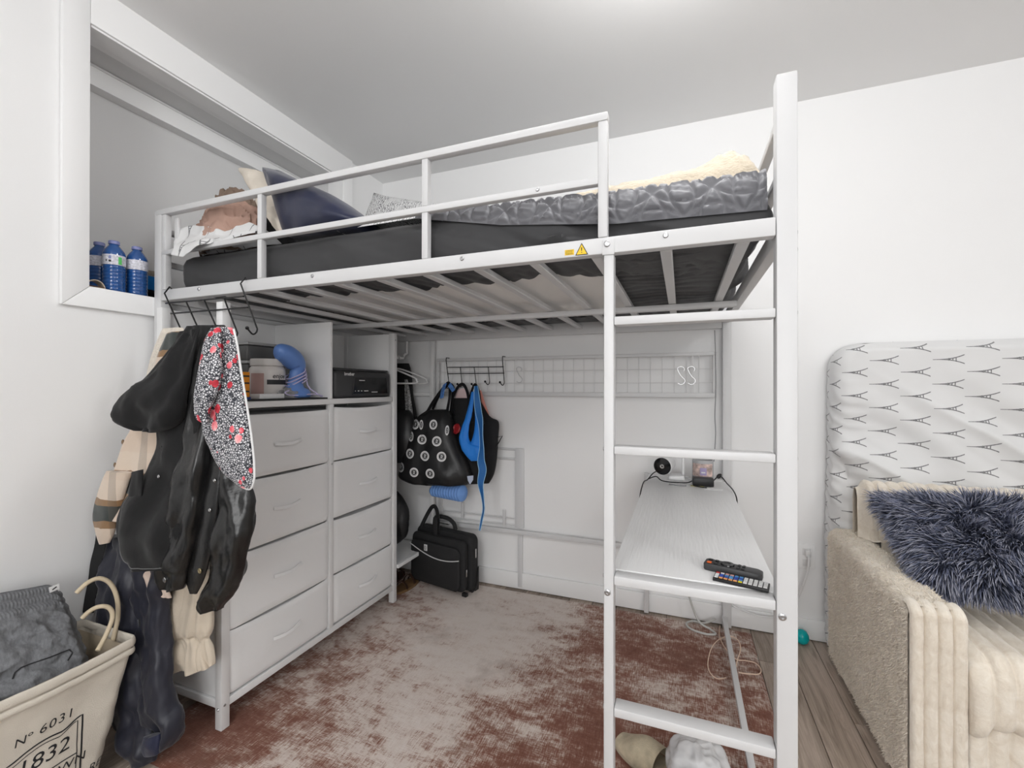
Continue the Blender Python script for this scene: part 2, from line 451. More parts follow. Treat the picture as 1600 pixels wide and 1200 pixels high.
# warning sticker on the side rail
M['yellow'] = mat('sticker_yellow', (.85,.55,.02), .5)
M['ink'] = mat('black_ink', (.012,.012,.012), .6)
c0 = Vector((-0.223, 1.041, 1.483)); s = .0155
def onrail(dx, dz, t=0): return (c0.x+dx, BY0-.0003-t, c0.z+dz)
stk = MB().prism([(-s,-.0125),(s,-.0125),(0,.0165)], .0004, lambda x, z, t: onrail(x, z, t)).build('warning_sticker', M['ink'], bed)
tag(stk, 'yellow triangular warning sticker with black border')
MB().prism([(-s+.003,-.0108),(s-.003,-.0108),(0,.0128)], .0003, lambda x, z, t: onrail(x, z, .00045+t)).build('sticker_face', M['yellow'], stk)
MB().prism([(-.0013,.0065),(.0013,.0065),(.0009,-.002),(-.0009,-.002)], .0002, lambda x, z, t: onrail(x, z-.001, .0008+t)).add(
    [onrail(-.0011,-.0075,.001), onrail(.0011,-.0075,.001), onrail(.0011,-.0053,.001), onrail(-.0011,-.0053,.001)], [(0,1,2,3)]).build('sticker_mark', M['ink'], stk)
st2 = MB().box(c0.x-.041, c0.x-.0185, BY0-.0007, BY0-.0003, c0.z-.0095, c0.z+.0035).build('notice_sticker', M['yellow'], bed)
b = MB()
for zz, xx in ((.0012,-.0385), (-.0018,-.0395), (-.0048,-.0395), (-.0075,-.0385)):
    x = xx
    while x < -.022:
        wdt = .0012 + .0022*((math.sin(x*9000)+1)/2)
        b.box(c0.x+x, c0.x+x+wdt, BY0-.0009, BY0-.0007, c0.z+zz-.0006, c0.z+zz+.0006); x += wdt + .0007
b.build('small_print', M['ink'], st2)

M['metal2'] = mat('white_enamel', (.76,.76,.76), .45, bump=.03, scale=500); W = M['metal2']
# ---------------------------------------------------------------- dresser
DX0, DX1, DY0, DY1 = -1.764, -1.425, 1.026, 1.992
dr = thing('dresser', 'tall white fabric-drawer dresser with open top cubbies under the bed', 'dresser', (-1.6, 1.5, 0))
L_ = .030
for x0 in (DX0, DX1-L_):
    for y0 in (DY0, DY1-L_):
        MB().box(x0, x0+L_, y0, y0+L_, .012, 1.44).build('leg', W, dr, bev=.002)
for z0, z1 in ((.080,.106), (1.080,1.104)):
    for x0 in (DX0+.003, DX1-.025):
        MB().box(x0, x0+.022, DY0+L_, DY1-L_, z0, z1).build('rail', W, dr, bev=.002)
    for y0 in (DY0+.003, DY1-.025):
        MB().box(DX0+L_, DX1-L_, y0, y0+.022, z0, z1).build('rail', W, dr, bev=.002)
MB().box(DX1-.024, DX1-.001, 1.508, 1.533, .106, 1.08).build('centre_post', W, dr, bev=.002)
MB().box(DX0+.025, DX1-.026, DY0+.026, DY1-.026, 1.084, 1.1035).build('shelf_board', M['panel'], dr, bev=.001)
MB().box(DX0+.012, DX1-.002, 1.511, 1.525, 1.1045, 1.438).build('divider', M['panel'], dr, bev=.001)
MB().box(DX0+.012, DX1-.032, DY1-.019, DY1-.005, 1.1045, 1.438).build('end_panel', M['panel'], dr, bev=.001)
MB().box(DX0+.001, DX0+.011, DY0+.031, DY1-.031, .11, 1.438).build('back_panel', M['panel'], dr)
MB().box(DX0+L_, DX1-L_, DY0+.010, DY0+.016, .11, 1.078).build('side_panel', M['panel'], dr)
MB().box(DX0+L_, DX1-L_, DY1-.016, DY1-.010, .11, 1.078).build('side_panel', M['panel'], dr)
MB().box(DX0+L_, DX1-L_, 1.26, 1.28, .082, .100).build('rail', W, dr)
M['drawer'] = mat('drawer_fabric', (.83,.83,.83), .8, bump=.25, scale=900, sheen=.1)
zs = [.112, .329, .578, .830, 1.074]
def drawer(y0, y1, z0, z1, dx, sag, gap):
    z1 -= gap
    def f(u, v):
        y, z = y0 + (y1-y0)*u, z0 + (z1-z0)*v
        e = min(u, 1-u)*(y1-y0); ez = min(v, 1-v)*(z1-z0)
        bul = .004*math.sin(PI*u)*math.sin(PI*v) + .0022*fbm((y*7, z*7, dx*300))*math.sin(PI*u)
        dz = -sag*(math.sin(PI*u))*v**2
        return (DX1-.006+dx + bul - .006*(1-smooth(0,.006,e)) - .006*(1-smooth(0,.006,ez)), y, z + dz)
    b = MB().grid(f, 26, 20)
    b.box(DX0+.03, DX1-.02, y0+.004, y1-.004, z0+.002, z1-sag-.002)
    d = b.build('drawer', M['drawer'], dr)
    yc, zc = (y0+y1)/2 + .004, z0 + (z1-z0)*.50
    pts = [Vector((DX1+dx + .002 + .010*math.sin(PI*t), yc-.063+.126*t, zc-.006*math.sin(PI*t)+.004*(t-.5))) for t in [i/12 for i in range(13)]]
    MB().ribbon(pts, .011, .0035, [Vector((1, 0, .25))]*13).build('handle', M['drawer'], d)
for c, (y0, y1) in enumerate(((DY0+.032, 1.506), (1.535, DY1-.032))):
    for r in range(4):
        top_gap = (.016, .007)[c] if r == 3 else (.004, .012, .004, .010)[r] if c else .003
        drawer(y0, y1, zs[r], zs[r+1], (.003,.006,.002,.005,.004,.001,.006,.003)[c*4+r], (.010,.006,.008,.004)[(r+c) % 4], top_gap)
for y, z in ((DY0+.012,.093), (DY0+.012,1.092), (1.52,.82), (DY1-.014,1.405)):
    MB().lathe([(.0045,0),(.0045,.0012),(.002,.002),(.0001,.001)], (DX1,y,z), 10, (1,0,0)).build('screw', M['steel'], dr)
MB().lathe([(.005,0),(.005,.0012),(.002,.004),(.0001,.004)], (DX1-.014,DY0,.082), 10, (0,-1,0)).build('screw', M['steel'], dr)

# ---------------------------------------------------------------- wardrobe rack between dresser and wall
wr = thing('wardrobe_rack', 'white metal hanging rack in the corner past the dresser', 'clothes rack', (-1.6, 2.18, 0))
for x0 in (-1.765, -1.437):
    MB().box(x0, x0+.026, 2.338, 2.364, .012, 1.437).build('post', W, wr, bev=.002)
for z in (1.10, .168):
    MB().box(-1.739, -1.437, 2.342, 2.362, z, z+.022).build('rail', W, wr, bev=.002)
for x0 in (-1.760, -1.434):
    MB().box(x0, x0+.02, DY1+.001, 2.338, .185, .205).build('rail', W, wr, bev=.002)
MB().box(-1.739, -1.437, DY1+.002, 2.337, .1905, .204).build('shelf_board', M['panel'], wr)
hp = [(-1.59,2.32,1.436),(-1.59,2.32,1.36)] + [(-1.59, 2.32-.04*math.sin(t), 1.36-.03*(1-math.cos(t))-.0) for t in (.5,1.0,1.57)] + [(-1.59, 2.02, 1.33)]
MB().tube(hp, .009, 10).build('hanging_bar', W, wr)

W = M['metal']
# ---------------------------------------------------------------- desk
dk = thing('desk', 'long narrow white desk board running from ladder to back wall', 'desk', (0, 1.6, 0))
M['desk'] = mat('white_woodgrain', (.83,.83,.83), .38, bump=.35, scale=9, stretch=(16, 1.2, 1), detail=3)
MB().box(-.158, .196, 1.084, 2.262, .702, .7195).build('desktop', M['desk'], dk, bev=.002)
MB().box(-.158, .178, 2.264, 2.330, .704, .7185).build('cable_ledge', M['desk'], dk, bev=.002)
MB().box(-.180, -.158, 2.340, 2.362, .012, .720).build('leg', W, dk, bev=.002)
MB().box(-.157, .178, 2.335, 2.355, .676, .7015).build('rail', W, dk, bev=.002)
MB().box(-.154, -.134, 1.084, 2.334, .680, .7015).build('rail', W, dk, bev=.002)

# ---------------------------------------------------------------- grid panel on the back
gp = thing('grid_panel', 'long white wire grid panel fixed behind the desk and bags', 'wire grid', (-.6, 2.34, 1.11))
GX0, GX1, GZ0, GZ1 = -1.386, .156, 1.106, 1.310
b = MB().box(GX0, GX1, 2.333, 2.349, GZ1, GZ1+.017); b.build('frame_rail', W, gp, bev=.002)
MB().box(GX0, GX1, 2.333, 2.349, GZ0, GZ0+.022).build('frame_rail', W, gp, bev=.002)
MB().box(GX0, GX0+.014, 2.333, 2.349, GZ0+.022, GZ1).build('frame_post', W, gp, bev=.002)
MB().box(GX1-.018, GX1, 2.333, 2.349, GZ0+.022, GZ1).build('frame_post', W, gp, bev=.002)
x = GX0 + .05
while x < GX1-.03:
    MB().cyl((x,2.341,GZ0+.02), (x,2.341,GZ1), .0016, 6).build('wire', W, gp); x += .0565
for z in (1.178, 1.246):
    MB().cyl((GX0+.012,2.3375,z), (GX1-.016,2.3375,z), .0016, 6).build('wire', W, gp)
MB().box(.045, .053, 2.337, 2.345, GZ0+.022, GZ1).build('frame_post', W, gp)

# ---------------------------------------------------------------- cloth helpers
def catrow(rows, m):
    """rows (L, R, depth) -> finely interpolated rows"""
    out = []; n = len(rows)
    R = [(Vector(a), Vector(b), float(d)) for a, b, d in rows]
    def cr(a, b, c, d, t): return 0.5*((2*b) + (c-a)*t + (2*a-5*b+4*c-d)*t*t + (3*b-a-3*c+d)*t**3)
    for i in range(n-1):
        a, b, c, d = R[max(i-1,0)], R[i], R[i+1], R[min(i+2,n-1)]
        for k in range(m):
            t = k/m; out.append((cr(a[0],b[0],c[0],d[0],t), cr(a[1],b[1],c[1],d[1],t), max(.004, cr(a[2],b[2],c[2],d[2],t))))
    out.append(R[-1]); return out
def loft(rows, n=56, m=6, amp=.006, k=5, seed=0, drift=1.2, sq=.85, crumple=.003, cf=14, grow=.5, back=.6, hollow=False, offs=None, plen=None):
    """closed hanging shape between left and right silhouettes, with vertical folds.
    Each row spans L..R; depth is the half depth towards the viewer's side (back = fraction behind)."""
    fine = catrow(rows, m); nr = len(fine); mb = MB(); vs = []
    for i, (L, R, d) in enumerate(fine):
        t = i/(nr-1); c = (L+R)/2; ax = (R-L)/2; pv = ax.cross(Vector((0,0,1)))
        pv = pv.normalized() if pv.length > 1e-9 else Vector((0,-1,0))
        for q in range(n):
            th = 2*PI*q/n; cx, sy = math.cos(th), math.sin(th)
            X = math.copysign(abs(cx)**sq, cx); Y = math.copysign(abs(sy)**sq, sy)
            p = c + ax*X + pv*(d*Y*(1 if Y > 0 else back))
            ph = seed*1.7 + drift*t*2 + 1.5*fbm((th*.8, t*2.2, seed*3.1), 2)
            fold = (1 - abs(math.sin(k*th/2 + ph)))**1.0 - .45
            fold = fold*.7 + .5*math.sin(k*1.7*th/2 - ph*1.3)
            A = amp*(grow + (1-grow)*t)*(.2 + .8*abs(sy))
            cr_ = crumple*fbm((p.x*cf, p.y*cf, p.z*cf*.6 + seed*7), 4)
            if offs: p = p + pv*offs(X, t)*(Y > 0)
            o = (ax.normalized()*cx*.5 + pv*sy) if ax.length > 1e-9 else pv*sy
            vs.append(p + o*(A*fold + cr_))
    fs = [(i*n+q, i*n+(q+1)%n, (i+1)*n+(q+1)%n, (i+1)*n+q) for i in range(nr-1) for q in range(n)]
    b = len(vs)
    c0 = sum((v for v in vs[:n]), Vector())/n; c1 = sum((v for v in vs[-n:]), Vector())/n
    if hollow: c1 = c1 + Vector((0,0,.035))
    vs += [c0, c1]
    fs += [(b, (q+1)%n, q) for q in range(n)] + [(b+1, (nr-1)*n+q, (nr-1)*n+(q+1)%n) for q in range(n)]
    return mb.add(vs, fs)
def heap(c, rx, ry, h, seed=0, amp=.25, f=3.0, nu=70, nv=30, ridge=1.0, base=.0, flat=.8):
    """crumpled cloth dome resting at c"""
    c = Vector(c)
    def fn(u, v):
        th = 2*PI*u; r = math.sin(v*PI/2)**.8; z = math.cos(v*PI/2)**flat
        d = Vector((math.cos(th)*r, math.sin(th)*r, z))
        n1 = noise.noise(d*f*.6 + Vector((seed*3.3, 1, 2))); n2 = 1 - 2*abs(noise.noise(d*f + Vector((seed, seed*2, 5)) + Vector((n1,n1,n1))))
        n3 = 1 - 2*abs(noise.noise(d*f*2.3 + Vector((seed*5, 2, 8))))
        s = 1 + amp*(.7*n1 + ridge*(.45*n2 + .22*n3) - .2)
        return c + Vector((d.x*rx*s, d.y*ry*s, base + max(0, d.z*h*s)))
    b = MB().grid(fn, nu, nv, cu=True)
    return b
def pillow(c, ax, ay, w_, h_, t_, p=2.2, n=34, wr=.004, seed=0, pinch=.06):
    """cushion centred at c spanned by unit axes ax, ay"""
    c, ax, ay = Vector(c), Vector(ax).normalized(), Vector(ay).normalized(); az = ax.cross(ay).normalized()
    mb = MB()
    for s in (1, -1):
        def fn(u, v, s=s):
            a, b = 2*u-1, 2*v-1
            k = 1 - pinch*(1-abs(a)**2)*abs(b)**4; k2 = 1 - pinch*(1-abs(b)**2)*abs(a)**4
            th = (max(0, 1-abs(a)**p)*max(0, 1-abs(b)**p))**.45
            return c + ax*(a*w_/2*k2) + ay*(b*h_/2*k) + az*(s*(t_/2*th + wr*fbm((a*2.5, b*2.5, seed+s))*th**.5))
        mb.grid(fn, n, n, flip=s < 0)
    return mb
def weld(ob, d=.0004):
    bm = bmesh.new(); bm.from_mesh(ob.data); bmesh.ops.remove_doubles(bm, verts=bm.verts, dist=d)
    bmesh.ops.recalc_face_normals(bm, faces=bm.faces); bm.to_mesh(ob.data); bm.free()
    for p in ob.data.polygons: p.use_smooth = True
    return ob
def surf(ob):
    """ray-cast helper on a finished mesh object in world space"""
    from mathutils.bvhtree import BVHTree
    o = WLOC.get(ob.name, Vector(ob.location)); me = ob.data
    return BVHTree.FromPolygons([v.co + o for v in me.vertices], [tuple(p.vertices) for p in me.polygons])
def project(bvh, p, d, off=.0008, far=1.0):
    p, d = Vector(p), Vector(d).normalized()
    h = bvh.ray_cast(p - d*.4, d, far)
    return (h[0] - d*off) if h[0] is not None else p
def text_mb(s, size, mp, shear=0.0, offset=0.0, align='CENTER', thick=None, track=1.0):
    """flat lettering; mp(x, y) places each outline point"""
    cu = bpy.data.curves.new('lettering', 'FONT'); cu.body = s; cu.size = size; cu.shear = shear; cu.offset = offset; cu.align_x = align; cu.space_character = track
    cu.resolution_u = 3; cu.fill_mode = 'FRONT'
    ob = bpy.data.objects.new('lettering', cu); COL.objects.link(ob)
    me = bpy.data.meshes.new_from_object(ob.evaluated_get(bpy.context.evaluated_depsgraph_get()))
    mb = MB().add([mp(v.co.x, v.co.y) for v in me.vertices], [tuple(p.vertices) for p in me.polygons])
    bpy.data.objects.remove(ob); bpy.data.curves.remove(cu); bpy.data.meshes.remove(me)
    return mb
def strands(name, pts, cols, parent, mt, lens, width=.0012, seg=3, droop=.35, rnd=None, flow=None, spread=.5, kind='stuff'):
    """fur: tapered blades rooted at (p, n)"""
    rnd = rnd or random.Random(5); vs, fs, vc = [], [], []
    for i, (p, nrm) in enumerate(pts):
        L = lens*(.65 + .6*rnd.random())
        d = (nrm + Vector((rnd.uniform(-1,1), rnd.uniform(-1,1), rnd.uniform(-1,1)))*spread + (flow(p) if flow else Vector((0,0,0)))).normalized()
        s = d.cross(Vector((rnd.uniform(-1,1), rnd.uniform(-1,1), rnd.uniform(-1,1)))).normalized()
        b = len(vs); q = Vector(p); root, tip = cols(rnd)
        for k in range(seg):
            wd = width*(1 - k/seg)
            vs += [q - s*wd, q + s*wd]
            f = k/seg; cc = [root[j]*(1-f) + tip[j]*f for j in range(3)]; vc += [cc, cc]
            if k: fs.append((b+2*k-2, b+2*k-1, b+2*k+1, b+2*k))
            d = (d + Vector((0,0,-droop/seg))).normalized(); q = q + d*(L/seg)
        vs.append(q); vc.append(tip); fs.append((b+2*seg-2, b+2*seg-1, b+2*seg))
    A = np.array([tuple(v) for v in vs]); lo, hi = A.min(0), A.max(0); o = Vector(((lo[0]+hi[0])/2, (lo[1]+hi[1])/2, lo[2]))
    me = bpy.data.meshes.new(name); me.from_pydata((A - np.array(o)).tolist(), [], fs)
    at = me.color_attributes.new('fibre', 'FLOAT_COLOR', 'POINT')
    at.data.foreach_set('color', np.array([(*c, 1) for c in vc]).ravel())
    me.materials.append(mt)
    ob = bpy.data.objects.new(name, me); COL.objects.link(ob); ob.location = o; ob['kind'] = kind
    if parent is not None: attach(ob, parent)
    return ob
def fibre_mat(name, rough=.6):
    mt, nt, b = new_mat(name); a = nt.nodes.new('ShaderNodeVertexColor'); a.layer_name = 'fibre'
    nt.links.new(a.outputs['Color'], b.inputs['Base Color']); b.inputs['Roughness'].default_value = rough; b.inputs['Specular IOR Level'].default_value = .3
    return mt
def sample_surface(ob, n, rnd, keep=None):
    o = WLOC.get(ob.name, Vector(ob.location)); me = ob.data; me.calc_loop_triangles()
    T = [(t.vertices, t.area, t.normal.copy()) for t in me.loop_triangles]
    cum = np.cumsum([t[1] for t in T]); out = []
    V3 = [v.co + o for v in me.vertices]
    while len(out) < n:
        i = int(np.searchsorted(cum, rnd.random()*cum[-1])); i = min(i, len(T)-1)
        a, b = rnd.random(), rnd.random()
        if a + b > 1: a, b = 1-a, 1-b
        vs = T[i][0]; p = V3[vs[0]]*(1-a-b) + V3[vs[1]]*a + V3[vs[2]]*b
        if keep is None or keep(p, T[i][2]): out.append((p, T[i][2]))
    return out
# the tower print of the two sheets (drawn in UV, one cell per motif)
def tower_mat():
    mt, nt, bb = new_mat('tower_print_cotton'); g = NT(mt)
    uv = g.add('ShaderNodeUVMap'); uv.uv_map = 'UVMap'; s = g.sep(uv.outputs[0])
    u = g.math('DIVIDE', s[0], .1035); col = g.math('FLOOR', u); fu = g.math('FRACT', u)
    par = g.math('FLOORED_MODULO', col, 2.0)
    v = g.math('ADD', g.math('DIVIDE', s[1], .0975), g.math('MULTIPLY', par, .5))
    fv = g.math('ABSOLUTE', g.math('SUBTRACT', g.math('FRACT', v), .5))
    t = g.math('DIVIDE', g.math('SUBTRACT', fu, .02), .94)
    inn = g.math('MULTIPLY', g.math('GREATER_THAN', t, 0.0), g.math('LESS_THAN', t, 1.0))
    h = g.math('MULTIPLY_ADD', g.math('POWER', g.math('MAXIMUM', t, 0.0), 2.7), .19, .012)
    outer = g.math('LESS_THAN', fv, h)
    leg = g.math('GREATER_THAN', fv, g.math('SUBTRACT', h, .042))
    solid = g.math('LESS_THAN', t, .56)
    def band(a, b): return g.math('MULTIPLY', g.math('GREATER_THAN', t, a), g.math('LESS_THAN', t, b))
    bars = g.math('MAXIMUM', g.math('MAXIMUM', band(.62,.655), band(.72,.755)), 0.0)
    sh = g.math('MULTIPLY', g.math('MAXIMUM', g.math('MAXIMUM', leg, solid), bars), g.math('MULTIPLY', outer, inn))
    knob = g.math('MULTIPLY', band(.49,.525), g.math('LESS_THAN', fv, .05))
    sh = g.math('MAXIMUM', sh, knob)
    n = g.noise(g.coord('Object'), 220, 2)
    ink = g.math('MULTIPLY', sh, g.math('MULTIPLY_ADD', n, .6, .55, clamp=True))
    # faint specks of script beside each base
    g.color(g.mix(ink, (.70,.70,.70), (.10,.10,.105)))
    bb.inputs['Roughness'].default_value = .75; bb.inputs['Sheen Weight'].default_value = .1
    g.bump(g.noise(g.coord('Object'), 900, 2), .1, .001); return mt
M['tower'] = tower_mat()

# ---------------------------------------------------------------- mattress on the bed
mx0, mx1, my0, my1 = -1.755, .168, 1.094, 2.325
mts = thing('mattress', 'thick loft mattress in a charcoal fitted sheet, open underneath', 'mattress', (-.79, 1.7, 1.4855))
M['ticking'] = mat('white_mattress_ticking', (.82,.81,.79), .85, bump=.2, scale=160)
M['sheet'] = mat('charcoal_sheet', (.040,.040,.042), .72, bump=.1, scale=1200, sheen=.12)
M['quilt'] = mat('charcoal_quilting', (.13,.13,.142), .55, bump=.1, scale=900, sheen=.35)
MB().box(mx0+.05, mx1-.05, my0+.05, my1-.05, 1.5035, 1.610).build('mattress_core', M['ticking'], mts, bev=.03, seg=3)
def mtop(x): return 1.652 - .030*smooth(-.9, .17, x)
def seam(x): return lerp_table([(-.72,1.642),(-.66,1.630),(-.45,1.588),(-.15,1.552),(.17,1.540)], x)[0]
def peri(s):
    """rounded-rectangle perimeter: point, outward normal"""
    r = .045; Lx, Ly = mx1-mx0-2*r, my1-my0-2*r; arc = PI*r/2; tot = 2*(Lx+Ly)+4*arc; d = (s % 1.0)*tot
    for (cx, cy, L, dx, dy, nx, ny, a0) in ((mx0+r,my0,Lx,1,0,0,-1,-PI/2),(mx1,my0+r,Ly,0,1,1,0,0),(mx1-r,my1,Lx,-1,0,0,1,PI/2),(mx0,my1-r,Ly,0,-1,-1,0,PI)):
        if d < L: return Vector((cx+dx*d, cy+dy*d, 0)), Vector((nx,ny,0))
        d -= L
        if d < arc:
            a = a0 + d/r; c = Vector((cx+dx*L, cy+dy*L, 0)) - Vector((nx,ny,0))*r
            n = Vector((math.cos(a), math.sin(a), 0)); return c + n*r, n
        d -= arc
    return Vector((mx0+r,my0,0)), Vector((0,-1,0))
prof = [(.50,1.0),(.30,1.0),(.15,.995),(.07,.98),(.03,.93),(.008,.82),(.0,.68),(-.002,.5),(.0,.34),(.004,.2),(.012,.1),(.03,.045),(.06,.03),(.10,.022),(.14,.02),(.18,.02),(.22,.02),(.26,.02)]
NP = 720
def sheetf(u, v):
    p, n = peri(u); fi = v*(len(prof)-1); i = min(int(fi), len(prof)-2); f = fi - i
    ins, zf = prof[i][0]*(1-f)+prof[i+1][0]*f, prof[i][1]*(1-f)+prof[i+1][1]*f
    under = i >= 11
    if under:
        # hem line: deep at the right end, scalloped along the long sides
        k = (ins-.03)/.23
        hem = .15 + .14*smooth(-.35, .05, p.x)*max(0.0, 1.0) + .045*fbm((u*22, 3.3, 0)) + .05*abs(math.sin(u*60))
        if n.x > .7: hem = .34 + .04*fbm((u*15, 1, 0))
        if n.x < -.7: hem = .22
        ins = .03 + k*hem
    z0 = 1.4885; z = z0 + (mtop(p.x)-z0)*zf
    q = p - n*ins; q.z = z
    if 3 <= fi <= 11:      # side: slanting drag wrinkles
        w_ = math.sin((fi-3)/8*PI)
        a = .010 + .022*smooth(-.85, -.2, p.x)
        s_ = fbm((u*26 + z*5.5, z*2.2, 1.1), 3); r_ = 1-abs(2*fbm((u*19+z*9, z*1.5, 5.0), 2))
        q += n*w_*(a*s_*1.6 + a*.9*(r_-.6))
        q.y = max(q.y, my0+.003 if (p.x > -.72 and z > seam(p.x)-.03) else 1.070) if n.y < -.5 else q.y
    if under:
        k = (ins-.03)/.3
        pl = 1-abs(math.sin(u*330 + 2*fbm((u*40,k*2,0))))
        q.z += (.0075*pl + .003*fbm((u*120, k*3, 2)))*min(1, k*2.2) + .0005; q.z = min(q.z, 1.5025) if k < .97 else q.z
    return q
sh = MB().grid(sheetf, NP, 52, cu=True)
sh.build('fitted_sheet', M['sheet'], mts, ang=80)
# quilted cover: top plus the drop at the right of the front side
qx0, qx1 = -.72, .172
def quiltf(u, v):
    x = qx0 + (qx1-qx0)*u; zt = mtop(x) + .006; zb = seam(x)
    L = zt - zb + .30; d = v*L
    r = min(.035, (zt-zb)*.6)
    flat = .30
    if d < flat: y, z, n = my0 + .30 - d + r*.2, zt, Vector((0,0,1))
    else:
        e = d - flat; y, z = my0 - .004, zt - e
        a = smooth(0, r*1.6, e); y = my0 + r*.2*(1-a) - .004*a; n = Vector((0,-a,1-a)).normalized()
    # interlocking-circle stitching
    a_, R = .128, .090; g_ = 1.0
    px, pd = x + .015*fbm((x*6, d*6, 0)), d
    for off in (0, .5):
        ci, cj = round(px/a_-off), round(pd/a_-off)
        for di in (-1,0,1):
            for dj in (-1,0,1):
                dd = abs(math.hypot(px-(ci+di+off)*a_, pd-(cj+dj+off)*a_) - R)
                g_ = min(g_, 1-math.exp(-(dd/.0048)**2))
    edge = min(1, (L-d)/.012)
    pf = (.0065*g_*edge + .0042*(1-abs(2*fbm((x*26 + 5*math.sin(d*30), d*22, 4), 2)))*g_*edge)
    y, z = y + n.y*pf, z + n.z*pf
    return (x, max(y, 1.0665), z)
MB().grid(quiltf, 330, 110).build('quilted_cover', M['quilt'], mts, ang=80)

# cream blanket bunched on top at the right
M['cream'] = mat('cream_fleece', (.50,.43,.33), .95, bump=.9, scale=130, var=.12, vscale=30, sheen=.3)
def blankf(u, v):
    x = -.33 + .50*u; a = v
    top = lerp_table([(-.33,.010),(-.26,.040),(-.14,.056),(-.02,.062),(.04,.078),(.08,.096),(.12,.100),(.150,.085),(.165,.02)], x)[0]
    y = 1.135 + .33*a
    prof_ = math.sin(PI*min(1, a*1.0))**.55
    n_ = .014*fbm((x*14, y*10, 2)) + .012*(1-abs(2*fbm((x*9+y*6, y*5, 7))))
    return (x + .012*fbm((y*9, x*4, 0)), y, mtop(x) + .020 + (top + n_*(top/.06))*prof_)
bl = MB().grid(blankf, 90, 60); bl.box(-.28, .12, 1.20, 1.40, mtop(.1)+.017, mtop(.1)+.021)
tag(bl.build('blanket', M['cream'], None, ang=80), 'cream fleece blanket bunched on the quilted end of the mattress', 'blanket')

# navy pillow with its cream backing showing at the left end
M['navy'] = mat('navy_satin', (.012,.016,.045), .38, bump=.15, scale=30, sheen=.2)
M['offwhite'] = mat('off_white_padding', (.66,.60,.52), .85, bump=.5, scale=60, var=.06, vscale=20)
rows = [((-1.413, 1.170, 1.944), (-1.326, 1.170, 1.920), .02), ((-1.382, 1.160, 1.916), (-1.197, 1.160, 1.849), .06), ((-1.352, 1.150, 1.877), (-1.077, 1.150, 1.789), .075), ((-1.327, 1.150, 1.828), (-0.998, 1.150, 1.735), .085), ((-1.303, 1.150, 1.768), (-0.942, 1.150, 1.694), .09), ((-1.285, 1.150, 1.717), (-0.912, 1.150, 1.668), .085), ((-1.284, 1.160, 1.680), (-0.930, 1.160, 1.645), .06)]
np_ = loft(rows, amp=.018, k=3, seed=2, crumple=.012, cf=7, back=1.6).build('pillow', M['navy'], None, ang=80)
tag(np_, 'navy satin pillow propped on the bed behind the guard rail', 'pillow')
rows = [((-1.580, 1.200, 1.987), (-1.482, 1.200, 1.965), .012), ((-1.543, 1.190, 1.952), (-1.384, 1.180, 1.916), .030), ((-1.490, 1.180, 1.896), (-1.332, 1.170, 1.866), .035), ((-1.438, 1.170, 1.837), (-1.312, 1.160, 1.814), .035), ((-1.404, 1.160, 1.786), (-1.294, 1.150, 1.762), .030), ((-1.351, 1.150, 1.741), (-1.274, 1.140, 1.721), .024), ((-1.304, 1.140, 1.693), (-1.274, 1.140, 1.685), .012)]
cp = loft(rows, amp=.004, k=4, seed=5, crumple=.006, cf=20, back=.8).build('bolster', M['offwhite'], None, ang=80)
tag(cp, 'cream padded bolster squeezed against the left side of the navy pillow', 'pillow')

# crumpled clothes pile
M['rosebrown'] = mat('rose_brown_cotton', (.42,.27,.215), .85, bump=.2, scale=300, var=.10, vscale=9)
M['taupe'] = mat('taupe_cotton', (.23,.165,.125), .85, bump=.2, scale=300, var=.2, vscale=12)
M['peach'] = mat('peach_cotton', (.56,.38,.29), .85, bump=.2, scale=300)
M['blackcloth'] = mat('black_cloth', (.010,.010,.011), .85, bump=.2, scale=400, sheen=.08)
a = Vector((-1.677, 1.200, 1.815))
h1 = heap((a.x+.045, 1.235, 1.662), .125, .100, .225, seed=3, amp=.26, f=3.0, nu=110, nv=46).build('crumpled_jacket', M['taupe'], None, ang=80)
tag(h1, 'brown taupe jacket crumpled in a heap at the left end of the bed', 'clothes')
t1 = heap((-1.565, 1.140, 1.672), .150, .052, .135, seed=8, amp=.30, f=2.3, nu=110, nv=46, ridge=1.2).build('rose_top', M['rosebrown'], None, ang=80)
tag(t1, 'dusty rose top draped over the front of the brown heap', 'clothes')
a = Vector((-1.788, 1.260, 1.941))
t2 = heap((a.x+.02, 1.36, 1.67), .10, .06, .285, seed=11, amp=.14, f=2.2).build('peach_top', M['peach'], None, ang=80)
tag(t2, 'pale peach garment rising behind the brown heap on the bed', 'clothes')
a = Vector((-1.520, 1.220, 1.825))
t3 = heap((a.x+.03, 1.31, 1.665), .085, .075, .20, seed=15, amp=.2, f=2.6).build('crumpled_shirt', M['blackcloth'], None, ang=80)
tag(t3, 'black garment wedged between brown heap and cream bolster', 'clothes')

